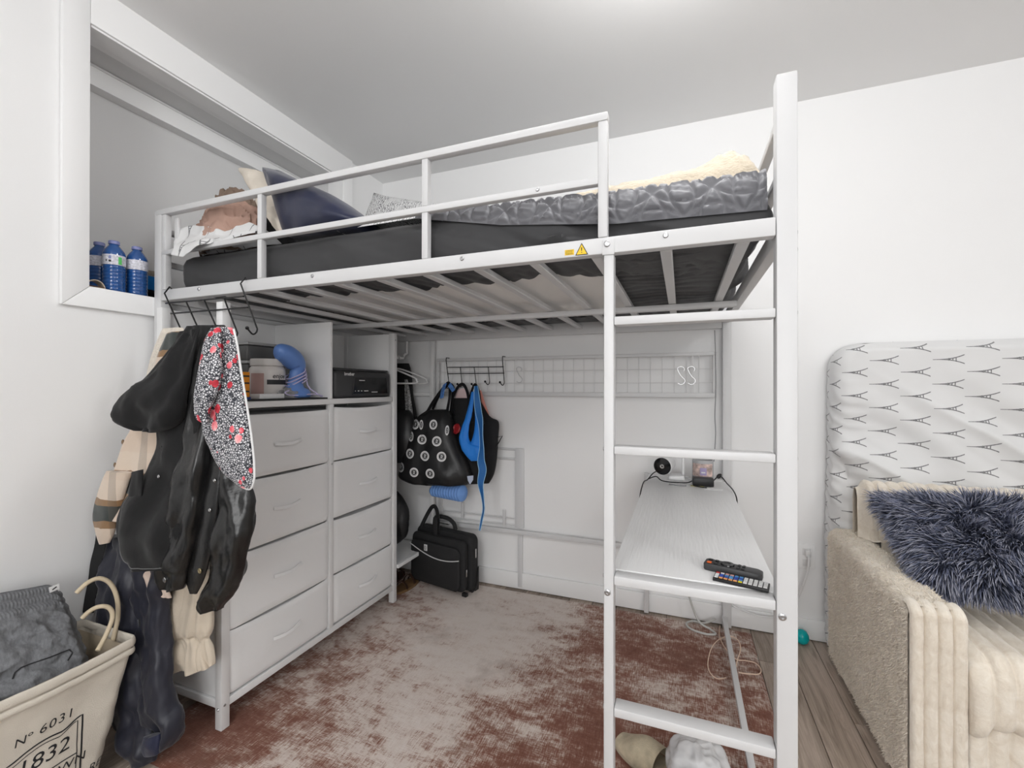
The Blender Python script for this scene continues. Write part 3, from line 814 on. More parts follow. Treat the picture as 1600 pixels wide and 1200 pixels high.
# folded tower-print sheet hanging over the middle guard rail
tw = [Vector(p) for p in ((-1.904, 1.160, 1.806), (-1.757, 1.120, 1.743), (-1.621, 1.100, 1.711), (-1.537, 1.100, 1.709), (-1.450, 1.100, 1.721), (-1.358, 1.100, 1.709))]
def tsheet(u, v):
    x = -1.735 + .41*u
    b_ = lerp_table([(-1.735,1.660),(-1.70,1.632),(-1.66,1.612),(-1.60,1.600),(-1.56,1.612),(-1.50,1.644),(-1.43,1.662),(-1.325,1.668)], x)[0]
    zt = lerp_table([(-1.735,1.742),(-1.66,1.745),(-1.58,1.725),(-1.50,1.700),(-1.45,1.712),(-1.38,1.716),(-1.325,1.690)], x)[0]
    over = smooth(-1.70,-1.66,x)*(1-smooth(-1.53,-1.48,x))      # the part that hangs over the rail
    # v: 0 back on the mattress, .5 crest, 1 front hem
    if v < .45:
        t = v/.45; y = 1.17 - .08*t; z = 1.662 + (zt-1.662)*math.sin(t*PI/2)
    else:
        t = (v-.45)/.55; y = 1.09 - .032*t - .043*over*smooth(.25,.75,t) + .0*t; z = zt + (b_-zt)*t
    r_ = .005*(1-abs(2*fbm((x*9, z*7, 3), 2))) + .007*fbm((x*8, v*2, 9), 2)
    y2 = y - r_ if not (over > .1 and z < 1.66) else min(y - r_*.6, 1.0395)
    if over < .1: y2 = max(y2, 1.066)
    elif .0 < over and z > 1.63 and z < 1.655 : y2 = min(y2, 1.0395)
    return (x, y2, z + .5*r_)
ts = MB().grid(tsheet, 110, 60).build('printed_sheet', M['tower'], None, ang=80, uv=lambda p, i: (p[2]*1.1+.02, p[0]*.9))
md = ts.modifiers.new('thick', 'SOLIDIFY'); md.thickness = .002; md.offset = 0
tag(ts, 'white tower-print sheet folded over the middle guard rail at bed\'s left', 'sheet')

# fern-patterned pillow against the back corner, and the white duvet below it
def fernmat():
    mt, nt, bb = new_mat('fern_print'); g = NT(mt)
    v = g.coord('Object', scale=(1, 1, 1), rot=(.3, .2, .6))
    w_ = g.add('ShaderNodeTexWave'); w_.inputs['Scale'].default_value = 34; w_.inputs['Distortion'].default_value = 9; w_.inputs['Detail'].default_value = 3; w_.inputs['Detail Scale'].default_value = 2.5
    g.l.new(v, w_.inputs['Vector'])
    n = g.noise(v, 14, 4)
    f = g.math('MULTIPLY', g.ramp(w_.outputs['Fac'], [(.18,1.0),(.30,0.0)]), g.ramp(n, [(.42,.2),(.55,1.0)]))
    g.color(g.mix(f, (.74,.74,.74), (.16,.16,.17))); bb.inputs['Roughness'].default_value = .8; return mt
M['fern'] = fernmat()
fp = pillow((-1.405, 1.94, 1.925), (.95, .1, -.24), (.12, .35, .93), .46, .54, .12, seed=4).build('pillow', M['fern'], None, ang=80)
weld(fp); tag(fp, 'white pillow with fine grey fern print in the far corner', 'pillow')
dv = MB().grid(lambda u, v: (-1.03 + .36*u, 1.115 + .10*v, mtop(-.9) + .002 + (.030*math.sin(PI*u)**.6 + .006*fbm((u*9, v*4, 1)))*math.sin(PI*v)**.5), 60, 24)
tag(dv.build('duvet', M['fern'], None, ang=80), 'white fern-print duvet edge lying on the charcoal sheet', 'duvet')

# ---------------------------------------------------------------- sofa with deep channels
def plush():
    mt, nt, bb = new_mat('cream_plush'); g = NT(mt)
    v = g.coord('Object')
    n1 = g.noise(v, 26, 5, .65, dist=.8); n2 = g.noise(v, 150, 4, .7)
    c = g.ramp(n1, [(.32,(.68,.60,.50)),(.5,(.76,.69,.59)),(.68,(.82,.76,.67))])
    g.color(c); bb.inputs['Roughness'].default_value = .95; bb.inputs['Specular IOR Level'].default_value = .15; bb.inputs['Sheen Weight'].default_value = .35
    g.bump(g.math('ADD', g.math('MULTIPLY', n1, .6), g.math('MULTIPLY', n2, .5)), .55, .006); return mt
M['plush'] = plush()
sofa = thing('sofa', 'cream plush sofa with deep vertical channels and slim arm', 'sofa', (1.2, 1.85, 0))
SX0, SX1, SXR, SYF, SYB = .580, .703, 1.70, 1.520, 2.236
NC = 4; cwid = (SX1-SX0)/NC
def armf(u, v):
    """u round the cross-section (left side - top - right side), v from front to back"""
    y = SYF + .010 + (SYB-SYF-.01)*v; r = .035
    zt = .560 + .006*math.sin(v*2.5)
    pts = [(SX0,.032),(SX0,zt-r)]; per = [zt-r-.032, PI*r/2, SX1-SX0-2*r, PI*r/2, zt-r-.032]; d = u*sum(per)
    if d < per[0]: p = (SX0, .032+d); n = (-1,0)
    elif d < per[0]+per[1]:
        a = (d-per[0])/r; p = (SX0+r-r*math.cos(a), zt-r+r*math.sin(a)); n = (-math.cos(a), math.sin(a))
    elif d < sum(per[:3]): p = (SX0+r+(d-per[0]-per[1]), zt); n = (0,1)
    elif d < sum(per[:4]):
        a = (d-sum(per[:3]))/r; p = (SX1-r+r*math.sin(a), zt-r+r*math.cos(a)); n = (math.sin(a), math.cos(a))
    else: p = (SX1, zt-r-(d-sum(per[:4]))); n = (1,0)
    b = .006*fbm((y*7, p[1]*7, p[0]*7)) + .004*fbm((y*30, p[1]*30, 3))
    e = smooth(0, .05, y-SYF); b *= e
    return (p[0]+n[0]*b, y, p[1]+n[1]*b)
b = MB().grid(armf, 90, 80)
arm = b.build('arm', M['plush'], sofa, ang=80)
def chan(x0, x1, zt):
    def f(u, v):
        a = u; x = x0 + (x1-x0)*a; bul = math.sin(PI*a)**.55
        # v: bottom to top then over the top onto the arm
        L = zt - .03; d = v*(L + .07)
        if d < L-.03: y, z = SYF - .012*bul, .03 + d
        else:
            q = (d-(L-.03))/.10*PI/2; r = .045
            y, z = SYF + .04 - .04*math.cos(q) - .012*bul*math.cos(q), zt - .03 + .032*math.sin(q)*(.82 + .18*bul) + .004*bul
        w_ = .0022*fbm((x*40, z*18, 2)) + .0016*fbm((x*120, z*60, 5))
        return (x, y + w_, z)
    return MB().grid(f, 14, 60)
for i in range(NC):
    chan(SX0 + i*cwid, SX0 + (i+1)*cwid, .563).build('channel', M['plush'], sofa, ang=80)
MB().box(SX0+.004, SX1-.002, SYF+.012, SYB, .034, .52).build('arm_core', M['plush'], sofa)
CW = .0425
def ribs(x, s=.015): return s*abs(math.sin(PI*(x-SX1)/CW))**.45
def seatf(u, v):
    x = SX1 + .001 + (SXR-SX1)*u
    path = [(2.06,.452),(1.56,.452)]; zt = .452
    L1, r = .50, .055; Lq = PI*r/2; L2 = .085; tot = L1 + Lq + L2 + Lq*.6; d = v*tot
    if d < L1: y, z, n = 2.06-d, zt, (0,1)
    elif d < L1+Lq:
        a = (d-L1)/r; y, z, n = 1.56 - r*math.sin(a), zt - r + r*math.cos(a), (-math.sin(a), math.cos(a))
    elif d < L1+Lq+L2: y, z, n = 1.56-r, zt-r-(d-L1-Lq), (-1,0)
    else:
        a = (d-L1-Lq-L2)/(r*.6); q = r*.6; y, z, n = 1.56-r+q-q*math.cos(a), zt-r-L2-q*math.sin(a), (-math.cos(a), -math.sin(a))
    k = ribs(x) + .003*fbm((x*9, y*9, z*9)) + .0016*fbm((x*70, y*40, z*40))
    z -= .035*(1-smooth(0,.06,x-SX1))*smooth(1.62,1.50,y)     # rounded front corner
    return (x, y + n[0]*k, z + n[1]*k)
sb_ = MB().grid(seatf, 400, 70); sb_.f.append(tuple(range(70)))
sb_.build('seat_cushion', M['plush'], sofa, ang=80)
MB().grid(lambda u, v: (SX1+.001 + (SXR-SX1)*u, SYF + .012 - ribs(SX1+.001+(SXR-SX1)*u) + .002*fbm((u*60, v*9, 0)), .03 + .245*v), 400, 14).build('base_front', M['plush'], sofa, ang=80)
MB().box(SX1+.002, SXR, SYF+.014, SYB-.002, .03, .25).build('base', M['plush'], sofa)
def backf(u, v):
    x = SX1 - .055 + (SXR-SX1+.055)*u
    zt = .775; L1 = .30; r = .05; Lq = PI*r; tot = L1 + Lq + .2; d = v*tot
    yb = 2.075
    if d < L1: y, z, n = yb + .03*(d/L1), zt-r-L1+d, (-1,0)
    elif d < L1+Lq:
        a = (d-L1)/r; y, z, n = yb+.03+r - r*math.cos(a), zt-r + r*math.sin(a), (-math.cos(a), math.sin(a))
    else: y, z, n = yb+.03+2*r, zt-r-(d-L1-Lq), (1,0)
    e = smooth(0,.035,x-(SX1-.055)); 
    y = y + (yb+.08-y)*(1-e)*.5; z -= .02*(1-e)
    k = (ribs(x,.013) + .003*fbm((x*9, y*9, z*9)))*e
    if x < SX1 + .005 and z < .57: z = max(z, .568)
    return (x, y + n[0]*k, z + n[1]*k)
MB().grid(backf, 400, 50).build('back_cushion', M['plush'], sofa, ang=80)
MB().box(SX1+.003, SXR, 1.535, 2.05, .27, .430).build('cushion_core', M['plush'], sofa)
MB().box(SX1-.02, SXR, 2.13, SYB-.003, .56, .70).build('back_frame', M['plush'], sofa)
M['foot'] = mat('dark_foot', (.02,.015,.012), .6)
for y in (SYF+.06, SYB-.08): MB().box(SX0+.025, SX0+.065, y-.02, y+.02, .0005, .033).build('foot', M['foot'], sofa)
# short pile on the arm's outer side and ridges
rnd = random.Random(11)
pp = sample_surface(arm, 19000, rnd, keep=lambda p, n: p.x < SX0+.05 or p.z > .52)
def pcol(r):
    k = .85 + .2*r.random(); return ((.80*k,.72*k,.61*k), (.95*k,.89*k,.79*k))
M['pile'] = fibre_mat('plush_pile', .85)
strands('pile', pp, pcol, sofa, M['pile'], .010, .0011, 2, .25, rnd, flow=lambda p: Vector((0, -.5*fbm((p.y*9, p.z*9, 1)), -.6+.6*fbm((p.y*11, p.z*11, 4)))), spread=.75)

# shaggy cushion
fur = thing('fur_cushion', 'shaggy blue-grey faux fur cushion lying on the sofa', 'cushion', (.85, 1.78, .47))
pc = Vector((.868, 1.800, .668))
fb = pillow(pc, (.84, -.22, .07), (-.06, .62, .46), .42, .36, .13, seed=9, wr=.012)
M['furbase'] = mat('fur_backing', (.03,.035,.055), .9)
fbo = fb.build('cushion_body', M['furbase'], fur, ang=80); weld(fbo)
rnd = random.Random(21)
pts = sample_surface(fbo, 17000, rnd, keep=lambda p, n: n.y < .55)
def fcol(r):
    t = r.random()
    if t < .30: return ((.012,.014,.022), (.05,.06,.10))
    if t < .62: return ((.03,.036,.06), (.26,.29,.42))
    return ((.06,.07,.105), (.55,.56,.66))
M['fur'] = fibre_mat('faux_fur', .5)
def fflow(p):
    d = p - pc; k = Vector((.9*d.x*3, d.y*2, d.z*1.2 - .25)) + Vector((noise.noise(p*14), noise.noise(p*14+Vector((9,9,9))), noise.noise(p*14+Vector((5,1,7)))))*.9
    return k
strands('fur', pts, fcol, fur, M['fur'], .042, .0022, 3, .6, rnd, flow=fflow, spread=.35)

# upright spare mattress behind the sofa in its tower-print sheet
ux0, ux1, uy0, uy1, uz0, uz1 = .612, 1.80, 2.247, 2.374, .02, 1.347
def upf(u, v):
    """u along left side then the front face, v up"""
    r = .055; x_l = ux0
    per = [uy1-uy0-r, PI*r/2, ux1-ux0-r]; d = u*sum(per)
    rc = .11
    z = uz0 + (uz1-uz0)*v
    if d < per[0]: x, y, n = x_l, uy1-d, (-1,0)
    elif d < per[0]+per[1]:
        a = (d-per[0])/r; x, y, n = x_l+r-r*math.cos(a), uy0+r-r*math.sin(a), (-math.cos(a),-math.sin(a))
    else: x, y, n = x_l+r+(d-per[0]-per[1]), uy0, (0,-1)
    # rounded top-left corner and soft top edge
    cz = max(0, z-(uz1-rc)); x += rc - math.sqrt(max(0, rc*rc-cz*cz)) if x < x_l+rc*1.5 else 0
    if x > x_l+.02: y += .05*smooth(uz1-.035, uz1, z)
    x += .02*smooth(.9,.5,z)*(1-smooth(0,.2,x-x_l))*-.4
    front = -n[1]
    diag = 1-abs(2*fbm((x*3.3 + z*4.4, x*1.0 - z*.6, 2.2), 2))
    w1 = .046*smooth(1.28,.85,z)*smooth(.60,.80,z)*(diag-.60) + .0035*fbm((x*7, z*9, 0), 3)
    pl = .006*(1-abs(math.sin(z*52 + (uy1-y)*42 + 2*fbm((z*8,1,1)))))*(1-smooth(.05,.16,x-x_l))*smooth(1.27,1.1,z)
    k = w1*front + pl
    return (x + n[0]*k, min(max(y + n[1]*k, uy0-.030), uy1), z)
b = MB().grid(upf, 250, 150)
b.add([(ux0+.11,uy0+.05,uz1-.002),(ux1,uy0+.05,uz1),(ux1,uy1,uz1),(ux0+.11,uy1,uz1)], [(0,1,2,3)])
up = b.build('mattress', M['tower'], None, ang=80, uv=lambda p, i: (p[0] + (p[1]-uy0)*(1 if p[0] < ux0+.06 else 0)*-1.0, p[2]))
tag(up, 'spare mattress in tower-print sheet standing upright behind the sofa', 'mattress')

# ---------------------------------------------------------------- hook rack on the bed rail and the coats
rk = thing('hook_rack', 'black wire hook rack hung over the bed rail, full of coats', 'hook rack', (-1.53, 1.03, 1.33))
def wire(name, pts, r=.0026, parent=rk, n=8): return MB().tube(pts, r, n).build(name, M['blackwire'], parent)
wire('crossbar', [(-1.707, 1.022, 1.451), (-1.321, 1.022, 1.448)])
wire('crossbar', [(-1.679, 1.022, 1.413), (-1.300, 1.022, 1.411)])
for (a, b, c, d) in (((-1.753, 1.078, 1.521), (-1.700, 1.028, 1.502), (-1.717, 1.024, 1.488), (-1.615, 1.020, 1.343)), ((-1.378, 1.078, 1.519), (-1.326, 1.028, 1.501), (-1.338, 1.024, 1.491), (-1.258, 1.020, 1.339))):
    wire('arm', [(a[0],1.076,1.500), (a[0],1.076,1.5105), (b[0],1.030,1.5105), Vector(c), Vector(d)])
for p, q in (((-1.598, 1.022, 1.448), (-1.533, 1.022, 1.348)), ((-1.508, 1.022, 1.449), (-1.445, 1.022, 1.350)), ((-1.412, 1.022, 1.448), (-1.349, 1.022, 1.331))):
    wire('arm', [p, q])
def jhook(p, parent, dirv=(0,-1,0), L=.035, ball=.006, r=.0026, rise=.016):
    p, d = Vector(p), Vector(dirv)
    pts = [p, p + Vector((0,0,-.010)) + d*.003, p + Vector((0,0,-.017)) + d*.011, p + Vector((0,0,-.016)) + d*.020, p + Vector((0,0,-.017+rise)) + d*L]
    wire('hook', spline(pts, 5), r, parent)
    b = MB().lathe([(.0001,-ball),(ball*.7,-ball*.7),(ball,0),(ball*.7,ball*.7),(.0001,ball)], pts[-1], 12); b.build('hook_tip', M['blackwire'], parent)
for q in ((-1.615, 1.020, 1.343), (-1.533, 1.022, 1.348), (-1.445, 1.022, 1.350), (-1.349, 1.022, 1.331), (-1.258, 1.020, 1.339)): jhook(q, rk)

def garment(name, label, parts, cat='coat', loc=None):
    """parts: (part name, rows, material, loft kwargs)"""
    if len(parts) == 1:
        n_, rows, mt, kw = parts[0]
        return tag(loft(rows, **kw).build(name, mt, None, ang=80), label, cat)
    c = (Vector(parts[0][1][0][0]) + Vector(parts[0][1][0][1]))/2; zmin = min(min(r[0][2], r[1][2]) for p in parts for r in p[1])
    t = thing(name, label, cat, (c.x, c.y, zmin))
    for n_, rows, mt, kw in parts: loft(rows, **kw).build(n_, mt, t, ang=80)
    return t
def disc(bvh, p, d, r, name, mt, parent, th=.0025, n=14):
    q = project(bvh, p, d, .0005); d = Vector(d).normalized()
    return MB().lathe([(.0001,0),(r,0),(r,th*.6),(r*.8,th),(r*.3,th*.7),(.0001,th*.7)], q, n, -d).build(name, mt, parent)

M['fleece'] = mat('cream_sherpa', (.66,.60,.52), .95, bump=1.0, scale=170, var=.10, vscale=60, sheen=.3)
M['suede'] = mat('black_suede', (.012,.012,.0125), .85, bump=.3, scale=700, sheen=.12, spec=.2)
M['leather'] = mat('black_leather', (.006,.006,.0062), .29, bump=.18, scale=110, detail=9, spec=.7)
M['satin'] = mat('navy_satin_coat', (.014,.015,.026), .42, bump=.08, scale=40, sheen=.15)
M['beige'] = mat('beige_knit', (.60,.52,.42), .9, bump=.3, scale=500, var=.05, vscale=8, sheen=.15)
M['blush'] = mat('blush_fabric', (.66,.53,.45), .85, bump=.2, scale=300)
def plaid():
    mt, nt, bb = new_mat('brushed_plaid'); g = NT(mt)
    s = g.sep(g.coord('Object')); n = g.noise(g.coord('Object'), 16, 3)
    z = g.math('MULTIPLY_ADD', n, .022, s[2])
    t = g.math('FRACT', g.math('DIVIDE', z, .225))
    c = g.ramp(t, [(.0,(.62,.50,.40)),(.30,(.62,.50,.40)),(.31,(.25,.14,.06)),(.40,(.25,.14,.06)),(.41,(.025,.033,.03)),(.63,(.025,.033,.03)),(.64,(.25,.14,.06)),(.72,(.25,.14,.06)),(.73,(.64,.53,.43))])
    c.node.color_ramp.interpolation = 'CONSTANT'
    x = g.math('FRACT', g.math('DIVIDE', g.math('ADD', s[0], s[1]), .16))
    g.color(g.mix(g.math('MULTIPLY', g.math('LESS_THAN', x, .22), .35), c, (.10,.085,.07)))
    bb.inputs['Roughness'].default_value = .95; bb.inputs['Sheen Weight'].default_value = .3
    g.bump(g.noise(g.coord('Object'), 600, 3), .4, .003); return mt
def floral():
    mt, nt, bb = new_mat('floral_print'); g = NT(mt)
    v = g.coord('Object')
    vo = g.add('ShaderNodeTexVoronoi'); vo.feature = 'DISTANCE_TO_EDGE'; vo.inputs['Scale'].default_value = 165; g.l.new(v, vo.inputs['Vector'])
    base = g.ramp(vo.outputs['Distance'], [(.0,(.012,.015,.024)),(.10,(.018,.020,.030)),(.19,(.60,.60,.62)),(1,(.74,.74,.74))])
    f1 = g.add('ShaderNodeTexVoronoi'); f1.inputs['Scale'].default_value = 38; g.l.new(g.coord('Object', scale=(1,1,.8)), f1.inputs['Vector'])
    rs = g.sep(f1.outputs['Color'])
    n = g.noise(v, 70, 3)
    rad = g.math('MULTIPLY_ADD', rs[1], .26, .17)
    dist = g.math('ADD', f1.outputs['Distance'], g.math('MULTIPLY_ADD', n, .22, -.11))
    msk = g.math('MULTIPLY', g.math('LESS_THAN', dist, rad), g.math('GREATER_THAN', rs[0], .12))
    fc = g.ramp(g.math('MULTIPLY_ADD', n, .9, g.math('MULTIPLY_ADD', rs[2], .5, -.25)), [(.25,(.42,.015,.03)),(.45,(.68,.05,.08)),(.62,(.80,.22,.25)),(.8,(.85,.50,.50))])
    g.color(g.mix(msk, base, fc)); bb.inputs['Roughness'].default_value = .7
    return mt
M['plaid'] = plaid(); M['floral'] = floral()
M['piping'] = mat('white_piping', (.72,.72,.72), .7)
M['brass'] = mat('brass_snap', (.62,.52,.30), .3, 1.0)
M['snap'] = mat('steel_snap', (.6,.6,.6), .25, 1.0)
M['tortoise'] = mat('tortoise_button', (.16,.085,.03), .3)

# cream sherpa-lined top
garment('fleece_top', 'cream sherpa fleece top hanging furthest left behind the plaid shirt', [
 ('body', [((-1.655, 0.985, 1.353), (-1.556, 0.985, 1.353), .014), ((-1.680, 0.980, 1.297), (-1.504, 0.980, 1.302), .022), ((-1.705, 0.975, 1.220), (-1.488, 0.970, 1.227), .026), ((-1.721, 0.965, 1.121), (-1.484, 0.960, 1.123), .028), ((-1.716, 0.955, 0.991), (-1.487, 0.950, 1.000), .028), ((-1.713, 0.950, 0.861), (-1.494, 0.945, 0.878), .02)], M['fleece'], dict(amp=.006, k=5, seed=1))], 'top')
# plaid shacket
pl = garment('plaid_shirt', 'beige, brown and black plaid shirt jacket hanging against the left wall', [
 ('shirt_body', [((-1.551, 0.935, 1.326), (-1.443, 0.940, 1.334), .016), ((-1.575, 0.930, 1.272), (-1.427, 0.930, 1.274), .022), ((-1.594, 0.925, 1.202), (-1.431, 0.925, 1.204), .024), ((-1.605, 0.900, 1.083), (-1.431, 0.905, 1.086), .026), ((-1.662, 0.885, 0.979), (-1.466, 0.890, 0.988), .028), ((-1.689, 0.875, 0.897), (-1.494, 0.880, 0.909), .028), ((-1.718, 0.866, 0.804), (-1.510, 0.872, 0.815), .026), ((-1.746, 0.860, 0.741), (-1.541, 0.865, 0.741), .024)], M['plaid'], dict(amp=.012, k=5, seed=3)),
 ('sleeve', [((-1.683, 0.845, 0.892), (-1.570, 0.845, 0.894), .018), ((-1.723, 0.842, 0.809), (-1.605, 0.842, 0.810), .022), ((-1.743, 0.842, 0.746), (-1.637, 0.842, 0.743), .022), ((-1.736, 0.842, 0.696), (-1.650, 0.842, 0.698), .018), ((-1.722, 0.842, 0.657), (-1.672, 0.842, 0.667), .010)], M['plaid'], dict(amp=.003, k=4, seed=6)),
], 'shirt')
pb_ = [o for o in pl.children if o.name.startswith('shirt_body')][0]; bv = surf(pb_)
for p in ((-1.642, 0.880, 0.981), (-1.668, 0.880, 0.908), (-1.682, 0.870, 0.837)): disc(bv, p, (.15,1,0), .0085, 'button', M['tortoise'], pl)
# black strap against the wall
st = [(-1.750, 0.862, 0.705), (-1.760, 0.862, 0.646), (-1.776, 0.858, 0.583), (-1.782, 0.856, 0.531), (-1.794, 0.852, 0.468), (-1.800, 0.850, 0.422)]
sb = MB().ribbon(spline(st, 5), .030, .003, (.55,-.8,.1)).build('belt', M['blackcloth'], None)
tag(sb, 'black fabric belt dangling along the left wall below the plaid shirt', 'belt')
# navy long garment reaching to the floor
nv = garment('navy_coat', 'long navy quilted satin coat hanging down to the floor by the basket', [
 ('left_panel', [((-1.774, 0.895, 0.663), (-1.638, 0.900, 0.673), .02), ((-1.789, 0.892, 0.568), (-1.619, 0.895, 0.591), .034), ((-1.787, 0.888, 0.464), (-1.602, 0.893, 0.493), .038), ((-1.766, 0.885, 0.342), (-1.577, 0.890, 0.378), .040), ((-1.746, 0.882, 0.244), (-1.552, 0.885, 0.286), .042), ((-1.710, 0.878, 0.151), (-1.521, 0.880, 0.197), .044), ((-1.665, 0.872, 0.085), (-1.500, 0.875, 0.118), .044), ((-1.611, 0.868, 0.032), (-1.481, 0.868, 0.064), .036), ((-1.547, 0.864, 0.009), (-1.483, 0.864, 0.028), .016)], M['satin'], dict(amp=.016, k=4, seed=12, crumple=.022, cf=17)),
 ('right_panel', [((-1.648, 0.900, 0.672), (-1.529, 0.905, 0.685), .02), ((-1.648, 0.900, 0.585), (-1.506, 0.910, 0.602), .034), ((-1.630, 0.898, 0.486), (-1.499, 0.908, 0.504), .038), ((-1.605, 0.895, 0.370), (-1.491, 0.905, 0.387), .040), ((-1.580, 0.892, 0.275), (-1.470, 0.900, 0.295), .042), ((-1.557, 0.890, 0.182), (-1.445, 0.896, 0.206), .044), ((-1.531, 0.886, 0.121), (-1.418, 0.892, 0.153), .042), ((-1.505, 0.882, 0.082), (-1.420, 0.888, 0.106), .032), ((-1.486, 0.878, 0.055), (-1.442, 0.880, 0.070), .016)], M['satin'], dict(amp=.016, k=4, seed=14, crumple=.022, cf=17)),
 ('hem_fold', [((-1.510, 0.850, 0.104), (-1.442, 0.852, 0.129), .012), ((-1.513, 0.848, 0.074), (-1.439, 0.850, 0.098), .016), ((-1.506, 0.848, 0.049), (-1.445, 0.850, 0.070), .010)], M['navy'], dict(amp=.003, k=3, seed=4)),
])
bv = surf([o for o in nv.children if o.name.startswith('left_panel')][0])
MB().tube([project(bv, Vector(p), (-.80,.60,-.05), .0005) for p in spline([(-1.621, 0.880, 0.657), (-1.611, 0.880, 0.558), (-1.594, 0.880, 0.460), (-1.578, 0.880, 0.363), (-1.558, 0.880, 0.267), (-1.539, 0.880, 0.173), (-1.506, 0.870, 0.110), (-1.488, 0.865, 0.061)], 5)], .0035, 6).build('seam', M['blackcloth'], nv)
# beige sleeves below the leather jacket
garment('beige_blouse', 'beige blouse with gathered cuffs showing below the leather jacket', [
 ('sleeve', [((-1.549, 0.955, 0.579), (-1.468, 0.955, 0.591), .014), ((-1.566, 0.952, 0.473), (-1.469, 0.952, 0.490), .022), ((-1.584, 0.950, 0.377), (-1.478, 0.950, 0.397), .026), ((-1.578, 0.950, 0.342), (-1.484, 0.950, 0.361), .022), ((-1.555, 0.950, 0.332), (-1.493, 0.950, 0.345), .012), ((-1.562, 0.950, 0.308), (-1.471, 0.950, 0.331), .018), ((-1.565, 0.950, 0.266), (-1.456, 0.950, 0.294), .022), ((-1.558, 0.950, 0.225), (-1.453, 0.950, 0.264), .020)], M['beige'], dict(amp=.013, k=5, seed=21)),
 ('sleeve', [((-1.491, 0.958, 0.586), (-1.401, 0.958, 0.599), .014), ((-1.492, 0.955, 0.485), (-1.396, 0.955, 0.501), .022), ((-1.501, 0.953, 0.391), (-1.404, 0.953, 0.410), .026), ((-1.495, 0.953, 0.362), (-1.413, 0.953, 0.378), .022), ((-1.482, 0.953, 0.352), (-1.425, 0.953, 0.363), .012), ((-1.476, 0.953, 0.324), (-1.404, 0.953, 0.344), .018), ((-1.479, 0.953, 0.283), (-1.392, 0.953, 0.306), .022), ((-1.482, 0.953, 0.239), (-1.380, 0.953, 0.277), .020)], M['beige'], dict(amp=.013, k=5, seed=24)),
 ('sleeve', [((-1.436, 0.962, 0.572), (-1.371, 0.962, 0.582), .012), ((-1.445, 0.960, 0.490), (-1.371, 0.960, 0.503), .020), ((-1.448, 0.958, 0.399), (-1.371, 0.958, 0.414), .024), ((-1.441, 0.958, 0.370), (-1.379, 0.958, 0.382), .020), ((-1.429, 0.958, 0.358), (-1.388, 0.958, 0.366), .012), ((-1.432, 0.958, 0.331), (-1.373, 0.958, 0.347), .018), ((-1.429, 0.958, 0.291), (-1.362, 0.958, 0.314), .018), ((-1.423, 0.958, 0.260), (-1.362, 0.958, 0.290), .014)], M['beige'], dict(amp=.013, k=5, seed=27)),
], 'blouse')
garment('blush_top', 'blush pink top with a ruffled edge peeking below the black coat', [
 ('body', [((-1.648, 0.900, 0.602), (-1.506, 0.910, 0.610), .012), ((-1.632, 0.895, 0.573), (-1.508, 0.900, 0.586), .016), ((-1.602, 0.893, 0.550), (-1.502, 0.900, 0.559), .016), ((-1.583, 0.893, 0.521), (-1.489, 0.900, 0.529), .014), ((-1.548, 0.895, 0.501), (-1.474, 0.902, 0.503), .010)], M['blush'], dict(amp=.006, k=7, seed=31))], 'top')
# black suede coat
bc = garment('black_coat', 'black suede coat with rounded hem and hood hanging left of the leather jacket', [
 ('coat_body', [((-1.404, 0.900, 1.339), (-1.286, 0.900, 1.337), .016), ((-1.435, 0.890, 1.271), (-1.250, 0.890, 1.266), .026), ((-1.451, 0.875, 1.183), (-1.236, 0.880, 1.182), .032), ((-1.450, 0.862, 1.068), (-1.232, 0.870, 1.073), .036), ((-1.458, 0.855, 0.973), (-1.235, 0.865, 0.983), .036), ((-1.506, 0.845, 0.885), (-1.232, 0.860, 0.903), .036), ((-1.581, 0.836, 0.804), (-1.235, 0.855, 0.832), .034), ((-1.617, 0.832, 0.733), (-1.243, 0.850, 0.770), .032), ((-1.611, 0.832, 0.675), (-1.266, 0.848, 0.710), .030), ((-1.585, 0.832, 0.639), (-1.285, 0.846, 0.665), .026), ((-1.539, 0.834, 0.618), (-1.317, 0.846, 0.642), .018)], M['suede'], dict(amp=.020, k=4, seed=41, grow=.35, crumple=.026, cf=7)),
 ('hood', [((-1.362, 0.855, 1.316), (-1.274, 0.855, 1.320), .014), ((-1.402, 0.845, 1.253), (-1.288, 0.850, 1.244), .028), ((-1.459, 0.828, 1.186), (-1.296, 0.840, 1.164), .036), ((-1.525, 0.815, 1.141), (-1.302, 0.828, 1.110), .040), ((-1.551, 0.808, 1.095), (-1.315, 0.818, 1.071), .040), ((-1.538, 0.806, 1.054), (-1.346, 0.812, 1.041), .030), ((-1.490, 0.806, 1.030), (-1.389, 0.808, 1.026), .014)], M['suede'], dict(amp=.020, k=4, seed=44, crumple=.026, cf=9)),
 ('pocket_flap', [((-1.495, 0.806, 0.907), (-1.442, 0.806, 0.919), .005), ((-1.499, 0.805, 0.875), (-1.443, 0.805, 0.885), .006), ((-1.510, 0.805, 0.835), (-1.446, 0.805, 0.842), .004)], M['suede'], dict(amp=.001, k=2, seed=3)),
])
bb_ = [o for o in bc.children if o.name.startswith('coat_body')][0]; bv = surf(bb_)
disc(bv, (-1.400, 0.850, 0.898), (.1,1,0), .0055, 'snap', M['snap'], bc); disc(bv, (-1.396, 0.860, 0.979), (.1,1,0), .007, 'button', M['black'], bc)
hem = [(-1.525, 0.800, 0.836), (-1.550, 0.797, 0.788), (-1.553, 0.796, 0.741), (-1.545, 0.798, 0.694), (-1.528, 0.802, 0.661), (-1.491, 0.808, 0.638), (-1.420, 0.812, 0.638), (-1.349, 0.815, 0.647), (-1.289, 0.818, 0.657)]
M['trimgrey'] = mat('grey_edge_stitch', (.12,.12,.12), .8)
